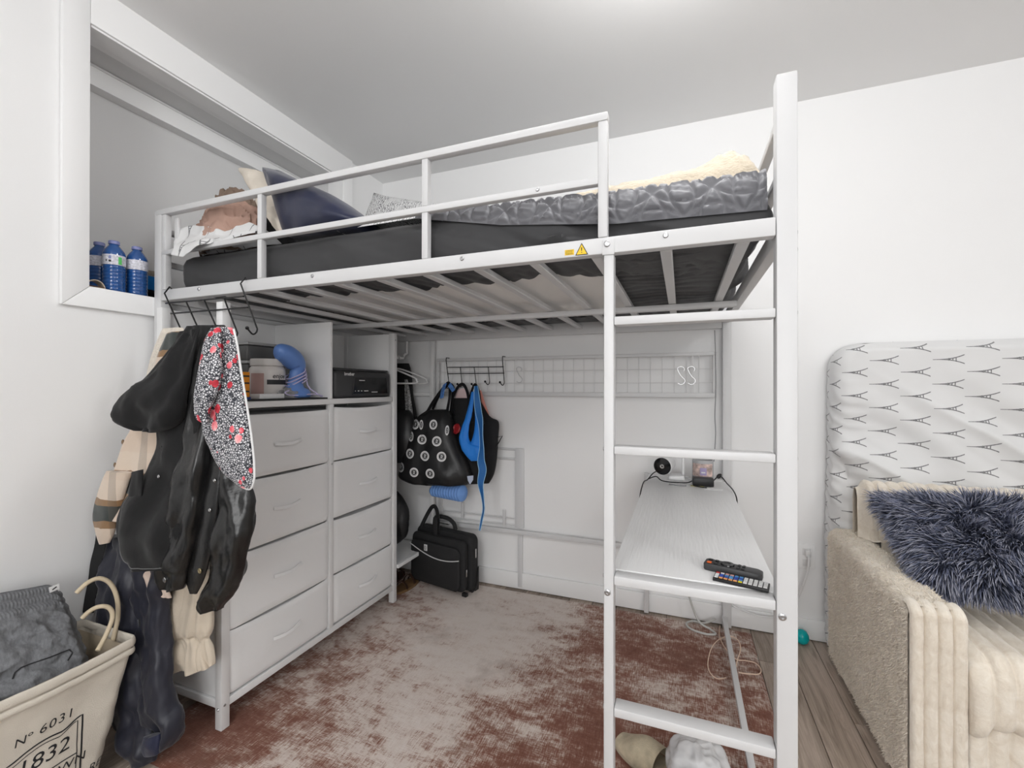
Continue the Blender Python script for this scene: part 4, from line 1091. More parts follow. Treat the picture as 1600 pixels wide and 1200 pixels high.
MB().tube([project(bv, Vector(p) + Vector((0,.0,0)), (.1,1,0), .001) for p in spline(hem, 5)], .0016, 6).build('hem_edge', M['trimgrey'], bc)
# leather jacket
lj = garment('leather_jacket', 'shiny black leather jacket with snap buttons under the floral hood', [
 ('jacket_body', [((-1.405, 0.935, 1.346), (-1.286, 0.935, 1.342), .014), ((-1.413, 0.925, 1.273), (-1.245, 0.925, 1.268), .024), ((-1.403, 0.915, 1.164), (-1.215, 0.915, 1.164), .030), ((-1.398, 0.908, 1.047), (-1.190, 0.908, 1.053), .034), ((-1.394, 0.902, 0.931), (-1.151, 0.902, 0.946), .034), ((-1.387, 0.898, 0.817), (-1.125, 0.898, 0.841), .034), ((-1.378, 0.896, 0.751), (-1.118, 0.896, 0.785), .030), ((-1.366, 0.896, 0.708), (-1.128, 0.896, 0.748), .022)], M['leather'], dict(amp=.024, k=6, seed=51, crumple=.024, cf=11)),
 ('left_sleeve', [((-1.342, 0.875, 1.239), (-1.261, 0.875, 1.237), .016), ((-1.330, 0.862, 1.127), (-1.236, 0.862, 1.128), .022), ((-1.327, 0.850, 0.998), (-1.234, 0.850, 1.003), .026), ((-1.345, 0.842, 0.889), (-1.237, 0.842, 0.893), .030), ((-1.357, 0.836, 0.797), (-1.244, 0.836, 0.805), .032), ((-1.383, 0.832, 0.713), (-1.263, 0.832, 0.723), .032), ((-1.413, 0.830, 0.645), (-1.287, 0.830, 0.656), .026), ((-1.419, 0.830, 0.622), (-1.294, 0.830, 0.637), .020), ((-1.419, 0.830, 0.596), (-1.300, 0.830, 0.615), .020), ((-1.410, 0.830, 0.570), (-1.313, 0.830, 0.588), .016)], M['leather'], dict(amp=.014, k=5, seed=54, crumple=.018, cf=13)),
 ('placket', [((-1.245, 0.868, 1.127), (-1.193, 0.868, 1.128), .008), ((-1.243, 0.860, 0.983), (-1.186, 0.860, 0.986), .010), ((-1.257, 0.852, 0.857), (-1.190, 0.852, 0.863), .012), ((-1.274, 0.846, 0.749), (-1.201, 0.846, 0.754), .014), ((-1.294, 0.842, 0.658), (-1.221, 0.842, 0.665), .012), ((-1.310, 0.842, 0.610), (-1.241, 0.842, 0.616), .010), ((-1.294, 0.842, 0.575), (-1.267, 0.842, 0.576), .006)], M['leather'], dict(amp=.003, k=3, seed=57)),
 ('right_sleeve', [((-1.235, 0.880, 0.999), (-1.143, 0.880, 1.003), .018), ((-1.229, 0.876, 0.891), (-1.105, 0.876, 0.900), .028), ((-1.228, 0.872, 0.801), (-1.098, 0.872, 0.814), .032), ((-1.238, 0.868, 0.711), (-1.102, 0.868, 0.728), .034), ((-1.250, 0.866, 0.637), (-1.123, 0.866, 0.656), .034), ((-1.270, 0.865, 0.576), (-1.146, 0.865, 0.604), .030), ((-1.283, 0.865, 0.541), (-1.171, 0.865, 0.571), .024), ((-1.275, 0.865, 0.512), (-1.202, 0.865, 0.534), .012)], M['leather'], dict(amp=.018, k=5, seed=59, crumple=.026, cf=12)),
])
for nm, pts in (('placket', ((-1.200, 0.850, 0.898), (-1.207, 0.850, 0.818), (-1.206, 0.840, 0.738), (-1.241, 0.840, 0.648))), ('left_sleeve', ((-1.377, 0.820, 0.605),))):
    ob = [o for o in lj.children if o.name.startswith(nm)][0]; bv = surf(ob)
    for i, p in enumerate(pts): disc(bv, p, (.1,1,0), .0075 if i == len(pts)-1 else .0055, 'snap', M['brass'] if nm == 'placket' and i == 3 else M['snap'], lj)
# floral hood
fl_ = garment('floral_top', 'red floral print top with white piping hung in front of the coats', [
 ('front', [((-1.206, 0.855, 1.322), (-1.151, 0.855, 1.318), .012), ((-1.207, 0.850, 1.288), (-1.127, 0.850, 1.285), .020), ((-1.203, 0.842, 1.234), (-1.110, 0.845, 1.232), .026), ((-1.208, 0.835, 1.163), (-1.089, 0.840, 1.163), .030), ((-1.210, 0.830, 1.093), (-1.068, 0.835, 1.096), .030), ((-1.212, 0.828, 1.041), (-1.055, 0.832, 1.046), .030), ((-1.179, 0.826, 0.982), (-1.041, 0.830, 0.989), .028), ((-1.139, 0.826, 0.933), (-1.035, 0.829, 0.940), .022), ((-1.096, 0.826, 0.907), (-1.033, 0.828, 0.909), .014), ((-1.063, 0.826, 0.893), (-1.041, 0.827, 0.893), .006)], M['floral'], dict(amp=.005, k=3, seed=61, crumple=.004)),
 ('lapel', [((-1.183, 0.824, 1.312), (-1.150, 0.824, 1.314), .008), ((-1.184, 0.808, 1.269), (-1.131, 0.810, 1.267), .016), ((-1.180, 0.795, 1.205), (-1.116, 0.800, 1.200), .020), ((-1.184, 0.788, 1.146), (-1.119, 0.792, 1.143), .018), ((-1.186, 0.785, 1.106), (-1.140, 0.788, 1.100), .014), ((-1.180, 0.784, 1.076), (-1.146, 0.786, 1.072), .012), ((-1.163, 0.784, 1.063), (-1.144, 0.786, 1.060), .006)], M['floral'], dict(amp=.004, k=3, seed=64, crumple=.003)),
], 'top')
ed = [(-1.126, 0.842, 1.311), (-1.109, 0.840, 1.266), (-1.094, 0.838, 1.206), (-1.076, 0.835, 1.146), (-1.057, 0.832, 1.080), (-1.040, 0.829, 1.014), (-1.031, 0.828, 0.957), (-1.029, 0.826, 0.916), (-1.042, 0.826, 0.892), (-1.069, 0.825, 0.895), (-1.102, 0.825, 0.909)]
MB().tube(spline(ed, 5), .0028, 8).build('piping', M['piping'], fl_)

# ---------------------------------------------------------------- things hung on the grid and standing below
rk2 = thing('hook_rack', 'black five-hook wire rack hung on the white grid panel', 'hook rack', (-1.2, 2.325, 1.10))
yk = 2.322
def P2(p): return Vector((p[0], yk, p[2]))
wire('crossbar', [(-1.305, 2.322, 1.273), (-0.943, 2.322, 1.271)], parent=rk2)
wire('crossbar', [(-1.305, 2.322, 1.235), (-0.939, 2.322, 1.235)], parent=rk2)
for (t, b) in (((-1.314, 2.322, 1.307), (-1.292, 2.322, 1.166)), ((-0.951, 2.322, 1.308), (-0.939, 2.322, 1.184))):
    wire('arm', [(t[0]+.004, 2.353, 1.318), (t[0]+.004, 2.353, 1.3305), (t[0], 2.326, 1.3305), (t[0], yk, 1.315), b], parent=rk2)
for t, b in (((-1.219, 2.322, 1.272), (-1.207, 2.322, 1.174)), ((-1.128, 2.322, 1.270), (-1.115, 2.322, 1.174)), ((-1.038, 2.322, 1.269), (-1.030, 2.322, 1.188))):
    wire('arm', [t, b], parent=rk2)
for q in ((-1.292, 2.322, 1.166), (-1.207, 2.322, 1.174), (-1.115, 2.322, 1.174), (-1.030, 2.322, 1.188), (-0.939, 2.322, 1.184)): jhook(q, rk2, (-.35,-.94,0), .036, .007)
# S hooks
def shook(x, z):
    pts = [(x+.012, 2.330, z-.004)] + [(x + .016*math.cos(a), 2.330, z + .004 + .016*math.sin(a)) for a in (.2,.9,1.6,2.3,3.0)] + [(x, 2.330, z-.026)] + [(x + .018*math.cos(a), 2.330, z-.05 + .018*math.sin(a)) for a in (.3,-.4,-1.1,-1.8,-2.5)]
    return MB().tube(spline(pts, 4), .0016, 6)
for p in ((-0.853, 2.330, 1.227), (-0.005, 2.330, 1.216), (0.042, 2.330, 1.216)):
    s_ = shook(p[0], p[2]+.022).build('s_hook', M['steel'])
    tag(s_, 'single steel S-hook on the grid right of the black hook rack' if p[0] < -.5 else ('left steel S-hook of the pair at the grid\'s right end' if p[0] < .03 else 'right steel S-hook of the pair at the grid\'s right end'), 'hook', 'steel hooks on the grid')

# spotted tote
M['toteblack'] = mat('black_coated_nylon', (.012,.012,.013), .40, bump=.2, scale=40, detail=5)
tote = thing('tote_bag', 'black tote bag printed with white round emblems on the hook rack', 'bag', (-1.33, 2.2, .72))
tb = loft([((-1.375, 2.215, 1.025), (-1.240, 2.215, 1.028), .03), ((-1.441, 2.210, 0.968), (-1.213, 2.210, 0.985), .06), ((-1.477, 2.200, 0.874), (-1.175, 2.200, 0.887), .075), ((-1.506, 2.190, 0.781), (-1.137, 2.190, 0.800), .085), ((-1.528, 2.185, 0.694), (-1.099, 2.185, 0.722), .09), ((-1.542, 2.185, 0.641), (-1.080, 2.185, 0.664), .088), ((-1.475, 2.185, 0.609), (-1.091, 2.185, 0.624), .07), ((-1.381, 2.185, 0.598), (-1.127, 2.185, 0.615), .04)], amp=.022, k=5, seed=71, crumple=.014, cf=10, back=.9).build('bag_body', M['toteblack'], tote, ang=80)
M['print'] = mat('white_print', (.74,.74,.74), .6)
bv = surf(tb)
def emblem(px, r, sx):
    p = Vector(px); d = Vector((-.35,.93,0)).normalized(); e1 = Vector((.93,.35,0)).normalized(); e2 = Vector((0,0,1))
    def ringmb(r0, r1, off, n=20):
        ps = [[project(bv, p + e1*(sx*r*rr*math.cos(2*PI*i/n)) + e2*(r*rr*math.sin(2*PI*i/n)), d, off) for i in range(n)] for rr in (r0, r1)]
        return MB().add(ps[0] + ps[1], [(i, (i+1)%n, n+(i+1)%n, n+i) for i in range(n)])
    mb = ringmb(.72, 1.0, .0012)
    o = mb.add(*[(lambda q: (q.v, q.f))(ringmb(.58, .66, .0012))][0]).build('printed_emblem', M['print'], tote)
    m2 = MB(); rr = random.Random(int(p.x*1e4))
    for dx, dz, w_, h_ in ((0,.30,.34,.10),(-.12,0,.12,.5),(.12,.02,.10,.42),(0,-.28,.44,.10),(.24,.12,.10,.16)):
        q = [project(bv, p + e1*(sx*r*(dx + a*w_/2)) + e2*(r*(dz + b*h_/2)), d, .0012) for a, b in ((-1,-1),(1,-1),(1,1),(-1,1))]
        m2.add(q, [(0,1,2,3)])
    m2.build('emblem_figure', M['print'], o)
for p, sx in (((-1.434, 2.200, 0.943),1), ((-1.391, 2.200, 0.944),.45), ((-1.313, 2.200, 0.947),.85), ((-1.228, 2.200, 0.917),.4), ((-1.456, 2.200, 0.875),.6), ((-1.382, 2.200, 0.863),1), ((-1.287, 2.200, 0.858),1), ((-1.458, 2.200, 0.782),.95), ((-1.361, 2.200, 0.774),1), ((-1.256, 2.200, 0.776),1), ((-1.521, 2.200, 0.700),.9), ((-1.429, 2.200, 0.680),.95), ((-1.325, 2.200, 0.681),1)):
    emblem(p, .027, sx)
for pts in ([(-1.370, 2.200, 1.007), (-1.340, 2.220, 1.070), (-1.317, 2.260, 1.129), (-1.301, 2.300, 1.170), (-1.282, 2.305, 1.174), (-1.264, 2.280, 1.114), (-1.243, 2.220, 1.046), (-1.238, 2.190, 0.993)],
            [(-1.362, 2.250, 1.024), (-1.337, 2.280, 1.106), (-1.298, 2.310, 1.166), (-1.254, 2.300, 1.151), (-1.246, 2.270, 1.062), (-1.238, 2.240, 0.997)]):
    MB().ribbon(spline(pts, 5), .022, .004, (-.35,-.93,.1)).build('handle', M['toteblack'], tote)
M['denimblue'] = mat('blue_scarf', (.10,.25,.60), .7, bump=.3, scale=120, var=.3, vscale=60)
for pts in ([(-1.282, 2.215, 1.093), (-1.288, 2.240, 1.136), (-1.295, 2.275, 1.173)], [(-1.271, 2.285, 1.170), (-1.252, 2.280, 1.151), (-1.239, 2.280, 1.133)]):
    MB().ribbon(spline(pts, 4), .026, .006, (-.35,-.93,.15)).build('blue_wrap', M['denimblue'], tote)
M['badge'] = mat('badge_blue_white', (.45,.50,.62), .5)
q = [(-1.053, 2.085, 0.688), (-1.017, 2.085, 0.694), (-1.019, 2.085, 0.671), (-1.036, 2.085, 0.646), (-1.049, 2.085, 0.665)]
tag(MB().prism([(i, 0) for i in range(5)], 1, lambda i, _, t: Vector(q[int(i)]) + Vector((0,.002*t,0))).build('shield_badge', M['badge'], tote), 'small blue and white shield badge')
# second plain black tote behind
t2_ = thing('tote_bag', 'plain black tote bag with loop handles behind the blue harness', 'bag', (-1.08, 2.28, .72))
loft([((-1.257, 2.290, 1.091), (-1.083, 2.290, 1.093), .012), ((-1.271, 2.285, 1.005), (-1.013, 2.285, 0.993), .02), ((-1.277, 2.280, 0.942), (-0.956, 2.280, 0.959), .03), ((-1.265, 2.275, 0.838), (-0.958, 2.275, 0.852), .038), ((-1.237, 2.270, 0.729), (-0.963, 2.270, 0.745), .04), ((-1.204, 2.270, 0.650), (-0.979, 2.270, 0.666), .038), ((-1.179, 2.270, 0.600), (-1.010, 2.270, 0.617), .02)], amp=.008, k=4, seed=75, crumple=.006, back=.7).build('bag_body', M['blackcloth'], t2_, ang=80)
hp2 = [(-1.222, 2.250, 0.990), (-1.243, 2.265, 1.062), (-1.240, 2.290, 1.117), (-1.219, 2.305, 1.162), (-1.189, 2.305, 1.170), (-1.157, 2.290, 1.129), (-1.132, 2.265, 1.064)]
MB().ribbon(spline(hp2, 6), .018, .004, (-.35,-.93,.1)).build('handle', M['toteblack'], t2_)
hp3 = [(-1.143, 2.270, 1.027), (-1.135, 2.295, 1.118), (-1.115, 2.305, 1.170), (-1.086, 2.295, 1.129), (-1.062, 2.270, 1.029), (-1.033, 2.250, 0.951)]
MB().ribbon(spline(hp3, 6), .016, .004, (-.35,-.93,.1)).build('handle', M['toteblack'], t2_)
MB().tube([(-0.955, 2.250, 0.876), (-0.921, 2.250, 0.888), (-0.944, 2.250, 0.848), (-0.963, 2.250, 0.819)], .003, 6).build('strap_end', M['blackwire'], t2_)
M['pink'] = mat('coral_pink', (.75,.30,.25), .7)
M['palepink'] = mat('pale_pink', (.72,.55,.55), .5)
M['red'] = mat('dark_red', (.30,.015,.02), .45)
# pink cap behind the tote
pk = thing('cap', 'coral pink cap hanging on the grid behind the black tote', 'cap', (-1.03, 2.31, 1.0))
rows = [((-1.117, 2.325, 1.136), (-1.084, 2.325, 1.137), .006), ((-1.125, 2.325, 1.081), (-1.063, 2.325, 1.070), .008), ((-1.125, 2.325, 1.025), (-1.039, 2.325, 1.008), .008), ((-1.116, 2.325, 0.969), (-1.035, 2.325, 0.971), .006), ((-1.100, 2.325, 0.944), (-1.043, 2.325, 0.949), .004)]
loft(rows, amp=.001, k=2, back=.5).build('visor', M['pink'], pk)
loft([((-1.230, 2.318, 1.144), (-1.171, 2.318, 1.151), .006), ((-1.247, 2.318, 1.106), (-1.158, 2.318, 1.106), .010), ((-1.255, 2.318, 1.053), (-1.154, 2.318, 1.054), .008)], amp=.002, k=3, back=.3).build('crown', M['palepink'], pk)
# red cup rim inside the tote
rd = MB().lathe([(.020,-.012),(.026,0),(.030,.004),(.026,.008),(.020,.002)], (-1.170, 2.190, 0.923), 20, (-.35,-.9,.25)).build('ring', M['red'])
tag(rd, 'dark red ring tucked between the two black bags', 'ring')
# blue harness with pouch and leash
M['blue'] = mat('bright_blue_webbing', (.015,.20,.68), .55, bump=.2, scale=400)
M['paleblue'] = mat('pale_blue_edge', (.35,.60,.82), .6)
M['navyblue'] = mat('blue_webbing', (.02,.13,.38), .6, bump=.2, scale=400)
hn = thing('dog_harness', 'bright blue padded harness hanging in front of the bags', 'harness', (-1.07, 2.12, .80))
loft([((-1.064, 2.160, 1.131), (-1.049, 2.160, 1.131), .004), ((-1.082, 2.150, 1.034), (-1.055, 2.150, 1.027), .008), ((-1.112, 2.140, 0.937), (-1.069, 2.140, 0.938), .014), ((-1.124, 2.135, 0.878), (-1.063, 2.135, 0.863), .020), ((-1.106, 2.130, 0.820), (-1.000, 2.130, 0.840), .026), ((-1.079, 2.130, 0.788), (-0.985, 2.130, 0.800), .024), ((-1.053, 2.130, 0.762), (-1.000, 2.130, 0.765), .010)], amp=.005, k=4, seed=81, crumple=.004, cf=30, back=.7).build('padding', M['blue'], hn, ang=80)
loft([((-1.040, 2.150, 1.035), (-1.021, 2.150, 1.035), .004), ((-1.037, 2.145, 0.949), (-1.000, 2.145, 0.950), .010), ((-1.050, 2.140, 0.880), (-0.990, 2.140, 0.873), .016), ((-1.063, 2.135, 0.839), (-0.991, 2.135, 0.833), .018)], amp=.004, k=3, seed=83, back=.6).build('padding', M['blue'], hn, ang=80)
ls = spline([(-1.028, 2.140, 1.162), (-1.021, 2.135, 1.097), (-1.011, 2.130, 1.036), (-0.987, 2.110, 0.970), (-0.976, 2.095, 0.905), (-0.970, 2.090, 0.839), (-0.974, 2.090, 0.773), (-0.966, 2.090, 0.723), (-0.977, 2.090, 0.656), (-0.966, 2.090, 0.591), (-0.959, 2.090, 0.525), (-0.970, 2.090, 0.467), (-0.982, 2.090, 0.410)], 7)
n_ = len(ls)
def lw(i): return .012 + .010*math.sin(PI*min(1, i/n_*1.25))**1.0 if i < n_*.8 else .013*(1-(i-n_*.8)/(n_*.25))
ups = [Vector((-.35 + .5*math.sin(i*.16), -.9, .1)) for i in range(n_)]
lsh = thing('leash', 'long blue leash with pale edges dangling onto the black suitcase', 'leash', tuple(ls[-1]))
MB().sweep(ls, [[(-lw(i),-.0012),(lw(i),-.0012),(lw(i),.0012),(-lw(i),.0012)] for i in range(n_)], ups=ups).build('strap', M['navyblue'], lsh)
for s_ in (-1, 1):
    e = []
    for i, p in enumerate(ls):
        t = (ls[min(i+1,n_-1)] - ls[max(i-1,0)]).normalized(); u = ups[i] - t*ups[i].dot(t); u.normalize(); a_ = t.cross(u)
        e.append(p + a_*(s_*lw(i)) + u*.0012)
    MB().tube(e, .0016, 6).build('edge_trim', M['paleblue'], lsh)
# pale blue ribbed pouch under the tote
M['ribblue'] = mat('blue_ribbed', (.16,.32,.68), .7, bump=.2, scale=300)
def pouchf(u, v):
    a, b = Vector((-1.368, 2.240, 0.554)), Vector((-1.126, 2.200, 0.565)); c = a + (b-a)*u
    r = .026 + .014*u; th = 2*PI*v; r *= 1 + .10*math.sin(u*75); e = min(1, min(u, 1-u)*14)**.5
    return c + Vector((-.35,-.93,0))*(r*e*math.cos(th)) + Vector((0,0,1))*(r*1.15*e*math.sin(th))
tag(MB().grid(pouchf, 90, 20, cv=True).build('pouch', M['ribblue'], None, ang=80), 'light blue ribbed pouch hanging under the spotted black tote', 'pouch')

# wardrobe corner: hangers, dark clothes, bag, backpack, sandals
M['hanger'] = mat('white_plastic', (.72,.72,.72), .35)
def hanger(y, sw, z0=1.3272):
    x = -1.59
    hk = [(x+.018*math.cos(a), y, z0-.001+.018*math.sin(a)) for a in (-.3,.6,1.57,2.5,3.3)] + [(x-.012, y, z0-.04), (x, y, z0-.062)]
    hk = [(px, y + sw*(px-x), pz) for px, _, pz in hk]
    body = [(x, y, z0-.062), (x+.06, y, z0-.078), (x+.155, y, z0-.118), (x+.168, y, z0-.135), (x+.155, y, z0-.150), (x, y, z0-.150), (x-.13, y, z0-.150), (x-.150, y, z0-.135), (x-.13, y, z0-.110), (x-.05, y, z0-.078)]
    body = [(px, y + sw*(px-x), pz) for px, _, pz in body]
    return hk, body
for i, (y, sw, lab) in enumerate(((2.22, .35, 'white plastic hanger with its arm showing beside the dresser end'), (2.14, .2, 'white plastic hanger half hidden behind the dresser end'))):
    hk, body = hanger(y, sw); t = thing('clothes_hanger', lab, 'hanger', (-1.59, y, 1.17), 'hangers on the corner rail')
    MB().tube(spline(hk, 4), .0035, 8).build('hook', M['hanger'], t); MB().tube(spline(body, 5, True), .0048, 8, closed=True).build('hanger_body', M['hanger'], t)
dk1 = loft([((-1.66,2.29,1.30),(-1.56,2.30,1.30),.02), ((-1.72,2.28,1.22),(-1.54,2.30,1.23),.04), ((-1.74,2.27,1.10),(-1.52,2.29,1.10),.05), ((-1.74,2.26,.98),(-1.49,2.285,.98),.055), ((-1.73,2.26,.86),(-1.48,2.28,.86),.05)], amp=.01, k=5, seed=91).build('dark_garment', M['blackcloth'])
tag(dk1, 'black garment hanging in the corner behind the dresser', 'clothes')
# ruffled dark trim beside it
M['lace'] = mat('black_white_lace', (.25,.25,.25), .8, var=.9, vscale=110)
lc = loft([((-1.545,2.235,1.20),(-1.525,2.235,1.20),.006), ((-1.54,2.23,1.10),(-1.50,2.23,1.10),.008), ((-1.535,2.23,1.0),(-1.485,2.23,1.0),.010), ((-1.53,2.23,.92),(-1.475,2.23,.92),.008)], amp=.004, k=7, seed=93).build('lace_scarf', M['lace'])
tag(lc, 'grey and black lace scarf hanging beside the corner hangers', 'scarf')
sbk = loft([((-1.70,2.16,1.02),(-1.49,2.20,1.02),.02), ((-1.73,2.13,.98),(-1.455,2.19,.985),.04), ((-1.73,2.12,.88),(-1.43,2.17,.88),.05), ((-1.73,2.12,.78),(-1.44,2.17,.78),.045), ((-1.70,2.13,.72),(-1.47,2.17,.72),.03)], amp=.006, k=4, seed=95).build('shoulder_bag', M['toteblack'])
tag(sbk, 'black soft bag hanging in the corner behind the spotted tote', 'bag')
bp = thing('backpack', 'dark backpack with blue panel on the corner rack shelf', 'backpack', (-1.58, 2.12, .2195))
loft([((-1.66,2.12,.54),(-1.53,2.14,.555),.03), ((-1.70,2.12,.49),(-1.48,2.145,.50),.06), ((-1.72,2.12,.40),(-1.455,2.15,.40),.075), ((-1.72,2.12,.32),(-1.465,2.145,.31),.075), ((-1.71,2.11,.25),(-1.53,2.12,.25),.06), ((-1.68,2.11,.221),(-1.58,2.115,.221),.04)], amp=.012, k=4, seed=97, crumple=.025, cf=14).build('pack_body', M['toteblack'], bp, ang=80)
M['bluepanel'] = mat('blue_print_panel', (.06,.08,.22), .5, var=.6, vscale=80)
loft([((-1.60,2.045,.43),(-1.52,2.062,.43),.008), ((-1.60,2.035,.38),(-1.51,2.052,.38),.012), ((-1.60,2.04,.33),(-1.515,2.056,.33),.008)], amp=.002, k=3).build('front_panel', M['bluepanel'], bp)
MB().tube(spline([(-1.66,2.09,.51), (-1.63,2.075,.56), (-1.58,2.08,.575), (-1.545,2.09,.55), (-1.535,2.095,.505)], 5), .010, 8).build('grab_loop', M['blackcloth'], bp)
M['tan'] = mat('tan_leather', (.20,.115,.05), .5, bump=.2, scale=200)
M['brown'] = mat('brown_leather', (.045,.022,.014), .45)
for i, (x, y, lab) in enumerate(((-1.475, 2.10, 'tan strappy sandal on the floor below the corner rack'), (-1.60, 2.13, 'brown strappy sandal further back below the corner rack'))):
    t = thing('sandal', lab, 'sandal', (x, y, .0105), 'sandals below the rack')
    mt_ = M['tan'] if i == 0 else M['brown']
    MB().prism([(.045*math.cos(a)*(1 if math.cos(a) > 0 else .8), .115*math.sin(a)) for a in [2*PI*k/24 for k in range(24)]], .014, lambda p, q, h: (x+p, y+.06+q, .011+h)).build('sole', mt_, t)
    for dy, h in ((-.02,.05), (.05,.06), (.10,.045)):
        MB().ribbon(spline([(x-.040,y+.06+dy-.03,.02), (x-.028,y+.06+dy-.03,h*.85), (x,y+.06+dy-.03,h+.012), (x+.028,y+.06+dy-.03,h*.85), (x+.040,y+.06+dy-.03,.02)], 4), .014, .003, [(0,0,1)]*17).build('strap', M['brown'], t)

# white wire rack frame against the back wall
fr = thing('rack_frame', 'white metal over-door rack frame leaning on the back wall behind the suitcase', 'rack', (-1.15, 2.378, .01))
MB().box(-.893, -.840, 2.373, 2.387, .352, .806).build('upright', W, fr, bev=.002)
MB().box(-.876, -.848, 2.373, 2.386, .0155, .318).build('leg', W, fr, bev=.002)
for z in (.798, .742): MB().cyl((-1.39,2.380,z), (-.893,2.380,z), .0065, 8).build('rail', W, fr)
for z in (.404, .365): MB().cyl((-1.39,2.366,z), (-.893,2.366,z), .0035, 8).build('rod', W, fr)
MB().box(-1.395, -1.37, 2.373, 2.386, .35, .806).build('upright', W, fr, bev=.002)
for p in ((-1.362, 2.355, 0.374), (-1.223, 2.355, 0.412), (-0.955, 2.355, 0.395)):
    MB().box(p[0]-.008, p[0]+.008, 2.356, 2.362, max(.352, p[2]-.035), p[2]+.055).build('clip_hook', W, fr, bev=.002)

# rolling suitcase
sc_ = thing('suitcase', 'black rolling briefcase with grey piping standing on the rug', 'suitcase', (-1.27, 2.24, .0105))
M['nylon'] = mat('black_nylon', (.015,.015,.016), .75, bump=.35, scale=700)
FL, FR = Vector((-1.490, 2.213, 0)), Vector((-1.084, 2.133, 0)); ex = (FR-FL).normalized(); ey = Vector((-ex.y, ex.x, 0)); Wd = (FR-FL).length
def S(a, b, z): return FL + ex*a + ey*b + Vector((0,0,z if z < .04 else .04+(z-.04)*1.06))
def rbox(a0, a1, b0, b1, z0, z1, r, n=7, tilt=0.0):
    """box with rounded upright corners in the front plane (a-z) and depth b0..b1, edges softened"""
    pts = []
    for cx, cz, s0 in ((a1-r,z1-r,0),(a0+r,z1-r,1),(a0+r,z0+r,2),(a1-r,z0+r,3)):
        for k in range(n): t = (s0 + k/(n-1))*PI/2; pts.append((cx + r*math.cos(t), cz + r*math.sin(t)))
    mb = MB(); sl = .012; lay = [(b0, .012), (b0+sl*.35, .004), (b0+sl, 0), (b1-sl, 0), (b1-sl*.35, .004), (b1, .012)]; m_ = len(pts); vs = []
    cxm, czm = (a0+a1)/2, (z0+z1)/2
    for b, ins in lay:
        for x, z in pts:
            q = Vector((x-cxm, z-czm)); q = q - q.normalized()*ins; vs.append(S(cxm+q.x, b + tilt*(z-z0), czm+q.y))
    fs = [(i*m_+k, i*m_+(k+1)%m_, (i+1)*m_+(k+1)%m_, (i+1)*m_+k) for i in range(5) for k in range(m_)] + [tuple(range(m_-1,-1,-1)), tuple(range(5*m_, 6*m_))]
    return mb.add(vs, fs)
rbox(0, Wd, .052, .116, .030, .318, .035).build('case_body', M['nylon'], sc_, ang=60)
rbox(.004, Wd-.02, .008, .051, .034, .296, .035).build('front_compartment', M['nylon'], sc_, ang=60)
rbox(.012, Wd-.040, -.010, .0075, .040, .262, .035).build('front_pocket', M['nylon'], sc_, ang=60)
arc = [S(.012 + (Wd-.052)*t, -.0115, .235 - .050*math.sin(PI*min(1, t*.80))) for t in [i/24 for i in range(25)]]
M['greypiping'] = mat('grey_piping', (.62,.62,.62), .5)
MB().tube(arc, .0028, 6).build('piping', M['greypiping'], sc_)
c_ = S(.135, -.0135, .232)
MB().obox(c_, (.024,.004,.036), Matrix(((ex.x,ey.x,0),(ex.y,ey.y,0),(0,0,1)))).build('badge', M['greypiping'], sc_, bev=.004)
MB().tube([S(.135 + .005*math.cos(a), -.0162, .232 + .010*math.sin(a)) for a in [2*PI*k/14 for k in range(14)]], .0012, 6, closed=True).build('badge_mark', M['ink'], sc_)
for a0 in (.09, .155):
    MB().ribbon(spline([S(a0-.055,.05,.300), S(a0-.04,.055,.335), S(a0,.065,.405), S(a0+.035,.062,.436), S(a0+.065,.055,.425), S(a0+.082,.05,.38), S(a0+.085,.045,.330), S(a0+.086,.040,.300)], 6), .022, .006, tuple(-ey)).build('carry_strap', M['nylon'], sc_) if a0 == .09 else None
MB().obox(S(.178,.02,.345), (.030,.010,.10), Matrix(((ex.x,ey.x,0),(ex.y,ey.y,0),(0,0,1)))).build('strap_wrap', M['nylon'], sc_, bev=.004)
gr = spline([S(.10,.10,.318), S(.105,.10,.355), S(.13,.10,.372), S(.20,.10,.372), S(.245,.10,.352), S(.262,.10,.318)], 6)
MB().tube(gr, .012, 10).build('top_handle', M['nylon'], sc_)
MB().obox(S(.18,.10,.340), (.075,.012,.008), Matrix(((ex.x,ey.x,0),(ex.y,ey.y,0),(0,0,1)))).build('handle_grip', M['snap'], sc_, bev=.003)
rot_ = Matrix(((ex.x,ey.x,0),(ex.y,ey.y,0),(0,0,1)))
for a, b, z, h in ((Wd+.002,.085,.225,.050), (Wd-.017,.028,.135,.040)):
    MB().obox(S(a,b,z), (.004,.010,h), rot_).build('zip_pull', M['snap'], sc_, bev=.0015)
MB().prism([(.078,.030),(.110,.030),(.1105,.15),(.102,.12),(.094,.075)], .006, lambda b, z, t: S(Wd-.001+t, b, z)).build('corner_guard', M['black'], sc_)
for a in (.03, Wd-.03):
    MB().lathe([(.008,-.010),(.020,-.009),(.020,.009),(.008,.010)], S(a,.092,.0308), 18, tuple(ex)).build('wheel', M['black'], sc_)
    MB().obox(S(a,.03,.021), (.03,.02,.019), rot_).build('foot', M['black'], sc_, bev=.002)

